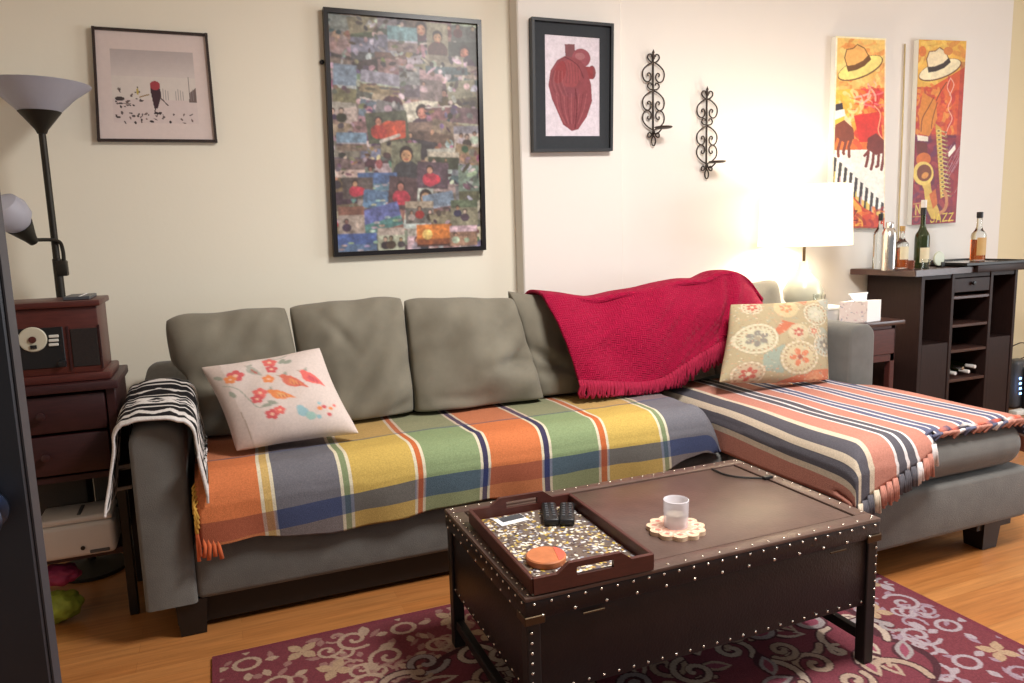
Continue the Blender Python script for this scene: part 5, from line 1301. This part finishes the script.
for x0, x1 in ((BX0 + .03, V1 - .014), (V2 + .014, BX1 - .026)):
    b = NB(); box(b, x0, x1, BY0 + .004, BY0 + .022, zb + .03, zd, .003, 1); obj('lower_door', b, M_espresso, bar_)
    b = NB(); box(b, x0, x1, BY0 + .022, BY1 - .015, zd - .018, zd - .002); obj('shelf', b, M_espresso, bar_)
zq = q(968, 294).z
b = NB(); box(b, V1 + .014, V2 - .014, BY0 + .004, BY0 + .022, zq + .012, BZ - .03, .003, 1); dr = obj('drawer', b, M_espresso, bar_)
b = NB(); lathe(b, [(0, -.02), (.012, -.018), (.012, -.010), (.005, 0)], ((V1 + V2) / 2, BY0 + .004, (zq + BZ) / 2), 14, 'Y'); obj('knob', b, M_black, dr)
for py in (297, 325, 350, 379):
    z = q(968, py).z; b = NB(); box(b, V1 + .012, V2 - .012, BY0 + .004, BY1 - .015, z - .009, z + .009, .002, 1); obj('shelf', b, M_espresso2, bar_)
for x in (BX0 + .03, BX1 - .04):
    for y in (BY0 + .03, BY1 - .04):
        b = NB(); prism(b, [(x - .025, y - .025), (x + .025, y - .025), (x + .025, y + .025), (x - .025, y + .025)], .001, zb); obj('foot', b, M_espresso, bar_)
# fold-out top: left leaf overhangs the side, right leaf is framed
b = NB(); prism(b, [(3.615, 2.95), (4.13, 2.985), (4.13, 3.372), (3.575, 3.372)], BZ + .001, BZ + .036); bmesh.ops.bevel(b, geom=b.edges[:], offset=.004, segments=2, affect='EDGES'); soft(obj('left_leaf', b, M_espresso2, bar_))
b = NB(); box(b, 4.135, 4.60, 2.965, 3.372, BZ + .001, BZ + .042, .004, 2); rl = soft(obj('right_leaf', b, M_espresso, bar_))
b = NB()
for d in ((4.04, 4.60, 2.965, 2.985), (4.04, 4.60, 3.352, 3.372), (4.04, 4.06, 2.985, 3.352), (4.58, 4.60, 2.985, 3.352)): box(b, *d, BZ + .0425, BZ + .060, .002, 1)
obj('leaf_rim', b, M_black, rl)
b = NB(); box(b, 4.06, 4.58, 2.985, 3.352, BZ + .043, BZ + .052); obj('leaf_glass', b, mat('smoked_mirror', (150, 146, 140), .12, metal=.6, var=.03), rl)
TOPZ = BZ + .037; TOPR = BZ + .0525
# things standing on top
def base_at(px, Y, z): v = onY(px, 264, Y); return Vector((v.x, Y, z))
def hz(px, py, Y): return onY(px, py, Y).z
# shaker
p = base_at(888, 3.08, TOPZ); h = hz(888, 222, 3.08) - TOPZ; t = thing('cocktail_shaker', 'brushed steel cocktail shaker on the left end of the bar', 'shaker', p)
b = NB(); lathe(b, [(0, 0), (.036, 0), (.037, .01), (.039, h * .68), (.038, h * .70)], p, 28); soft(obj('shaker_body', b, M_steel, t))
b = NB(); lathe(b, [(.039, h * .70), (.036, h * .78), (.026, h * .86), (.020, h * .88), (.020, h * .98), (.016, h), (0, h)], p, 28); soft(obj('cap', b, M_steel, t))
def bottle(px, Y, z, ytop, r, mtl, label, sh=.62, neck=.30, name='bottle', cap=M_cap, lab=None, liquid=None, seal=None):
    p = base_at(px, Y, z); h = hz(px, ytop, Y) - z; t = thing(name, label, 'bottle', p, 'bottles on the bar cabinet'); rn = r * neck
    b = NB(); lathe(b, [(0, 0), (r * .92, 0), (r, .006), (r, h * sh), (r * .9, h * (sh + .05)), (r * .55, h * (sh + .11)), (rn * 1.1, h * (sh + .18)), (rn, h * .90), (rn * 1.15, h * .91), (rn * 1.15, h * .93), (rn, h * .93)], p, 28); soft(obj('glass', b, mtl, t))
    b = NB(); lathe(b, [(rn * 1.2, h * .88), (rn * 1.25, h * .90), (rn * 1.25, h * .995), (rn * 1.1, h), (0, h)], p, 18); soft(obj('cap', b, cap, t))
    if seal:
        b = NB(); lathe(b, [(rn * 1.22, h * .78), (rn * 1.22, h * .89)], p, 18, close=False); soft(obj('neck_foil', b, seal, t))
    if liquid:
        m_, lv = liquid; b = NB(); lathe(b, [(0, .008), (r * .93, .008), (r * .94, h * lv), (0, h * lv)], p, 24); soft(obj('liquor', b, m_, t))
    if lab:
        m_, a, c_ = lab; b = NB(); n = 14
        for k in range(n):
            t0 = -PI * .85 + k * PI * .7 / n; t1 = -PI * .85 + (k + 1) * PI * .7 / n; rr_ = r * 1.012
            vs = [b.verts.new((p.x + rr_ * math.cos(q_), p.y + rr_ * math.sin(q_), p.z + zz)) for q_, zz in ((t0, h * a), (t1, h * a), (t1, h * c_), (t0, h * c_))]; b.faces.new(vs)
        bmesh.ops.remove_doubles(b, verts=b.verts[:], dist=1e-6); soft(obj('paper_label', b, m_, t))
bottle(879, 3.22, TOPZ, 214, .036, M_glass, 'tall clear glass bottle behind the steel shaker')
bottle(901, 3.14, TOPZ, 226, .036, M_glass, 'amber whisky bottle with cream label, right of the steel shaker', .55, .34, lab=(M_label, .22, .52), liquid=(M_amber, .50), cap=mat('tan_cap', (176, 140, 84), .4))
bottle(921, 3.12, TOPZ, 200, .040, M_green, 'dark green wine bottle with a white cap in front of the saxophone canvas', .45, .32, lab=(M_label, .08, .30), cap=M_foil, seal=M_cap)
bottle(977, 3.18, TOPR, 212, .042, M_glass, 'whisky bottle standing alone on the right leaf of the bar', .52, .34, lab=(mat('tan_label', (206, 164, 104), .6), .12, .48), liquid=(M_amber, .44))
p = base_at(911, 3.06, TOPZ); b = NB(); lathe(b, [(0, 0), (.018, 0), (.021, .05), (.019, .05), (.016, .006), (0, .006)], p, 20, close=False); o = soft(obj('shot_glass', b, mat('red_tinted_glass', (190, 120, 90), .05, trans=.8, var=0), None, loc=p)); tag(o, 'small reddish shot glass between the amber bottle and wine bottle', 'glass')
p = base_at(926, 3.03, TOPZ); b = NB(); lathe(b, [(0, 0), (.020, 0), (.024, .055), (.022, .055), (.018, .006), (0, .006)], p, 20, close=False); o = soft(obj('shot_glass', b, M_glass, None, loc=p)); tag(o, 'small clear shot glass in front of the wine bottle', 'glass')
p = base_at(936, 3.10, TOPZ); t = thing('round_bottle_opener', 'pale round disc leaning right of the wine bottle on the bar', 'disc', p)
b = NB(); lathe(b, [(0, -.006), (.040, -.006), (.043, 0), (.040, .006), (0, .006)], (p.x - .005, p.y - .02, p.z + .050), 28, 'Y'); soft(obj('disc', b, mat('pale_green_plastic', (196, 200, 176), .4), t))
b = NB(); box(b, p.x + .008, p.x + .040, p.y - .03, p.y + .01, p.z, p.z + .03, .003, 1); obj('stand_block', b, M_black, t)
pt = base_at(975, 3.12, TOPR)
# bottles lying in the rack
for k, (px, py) in enumerate(((948, 362), (956, 367), (963, 366.5), (969, 371), (975, 370))):
    v = onY(px, py, 3.03); zsh = q(968, 379).z + .0095
    v.x = min(max(v.x, V1 + .042), V2 - .042)
    t = thing('wine_bottle', ['bottle lying in the cabinet rack, its foil end farthest left', 'bottle lying in the cabinet rack, second foil end from the left', 'bottle lying in the cabinet rack, middle foil end', 'bottle lying in the cabinet rack, brightest white foil end', 'bottle lying in the cabinet rack, foil end farthest right'][k], 'bottle', (v.x, 3.15, zsh), 'wine bottles in the cabinet rack')
    zz = zsh + .026 + (.0 if k % 2 else .026)
    b = NB(); lathe(b, [(0, .30), (.025, .29), (.025, .12), (.010, .08), (.010, .04)], (v.x, 3.035, zz), 18, 'Y'); soft(obj('glass', b, M_green, t))
    b = NB(); lathe(b, [(.0105, .055), (.0115, .0), (.010, -.005), (0, -.006)], (v.x, 3.035, zz), 16, 'Y'); soft(obj('foil_cap', b, M_foil if k != 2 else M_steel, t))

# router with blue lights, right of the cabinet
p = onY(1021, 380, 3.38); t = thing('router', 'black router with blue indicator lights on the floor right of the bar', 'router', (5.22, 3.36, 0))
rx0 = onY(1010, 380, 3.36).x; zr0, zr1 = .012, onY(1018, 360, 3.34).z
b = NB(); box(b, rx0, rx0 + .14, 3.32, 3.42, .002, zr1, .03, 4); soft(obj('router_body', b, M_grey, t))
b = NB(); box(b, rx0 + .065, rx0 + .30, 3.285, 3.318, .002, zr1 - .05, .012, 3); soft(obj('front_shell', b, M_plastic, t))
for k in range(4):
    v = onY(1020.5, 378.5 + k * 5, 3.284); b = NB(); box(b, v.x - .012, v.x + .012, 3.283, 3.287, v.z - .008, v.z + .008, .002, 1); obj('indicator_light', b, M_led, t)
b = NB(); tube(b, crom([onY(1008, 349, 3.40), onY(1015, 345, 3.40), onY(1024, 343, 3.40), onY(1040, 350, 3.40), Vector((rx0 + .1, 3.40, zr1 - .02))], 6), .004, 6)
o = obj('power_cable', b, M_plastic, t, True)
v = onY(1013, 405, 3.24); b = NB(); box(b, v.x - .03, v.x + .09, 3.19, 3.25, .001, .035, .008, 2); o = soft(obj('power_strip', b, M_white, None, loc=(v.x, 3.22, 0))); tag(o, 'white power strip on the floor beside the bar cabinet', 'power strip')

# ================================================================== LIGHT
def area(name, loc, rot, sx, sy, power, col):
    l = bpy.data.lights.new(name, 'AREA'); l.shape = 'RECTANGLE'; l.size = sx; l.size_y = sy; l.energy = power; l.color = col
    o = bpy.data.objects.new(name, l); C.objects.link(o); o.location = loc; o.rotation_euler = rot; return o
area('overhead_fill', (1.75, 1.2, 2.80), (0, 0, 0), .7, .7, 112, (1, .98, .95))  # unseen area lamp added overhead as fill, no fitting built
area('right_daylight_fill', (6.15, .8, 1.5), (0, math.radians(90), 0), 1.6, 2.0, 90, (.88, .94, 1.0))  # unseen area lamp added at the right as cool fill
l = bpy.data.lights.new('lamp_bulb', 'POINT'); l.energy = 17; l.color = (1, .88, .72); l.shadow_soft_size = .06
o = bpy.data.objects.new('lamp_bulb', l); C.objects.link(o); o.location = (LPX, LPY, (zs0 + zs1) / 2)
W = bpy.data.worlds.new('world'); bpy.context.scene.world = W; W.use_nodes = True
W.node_tree.nodes['Background'].inputs[0].default_value = (.95, .97, 1, 1); W.node_tree.nodes['Background'].inputs[1].default_value = .28
sc = bpy.context.scene
sc.view_settings.view_transform = 'Standard'; sc.view_settings.look = 'None'; sc.view_settings.gamma = 1; sc.view_settings.exposure = 0.08; sc.view_settings.use_curve_mapping = False
sc.cycles.use_denoising = True
sc.cycles.max_bounces = 10
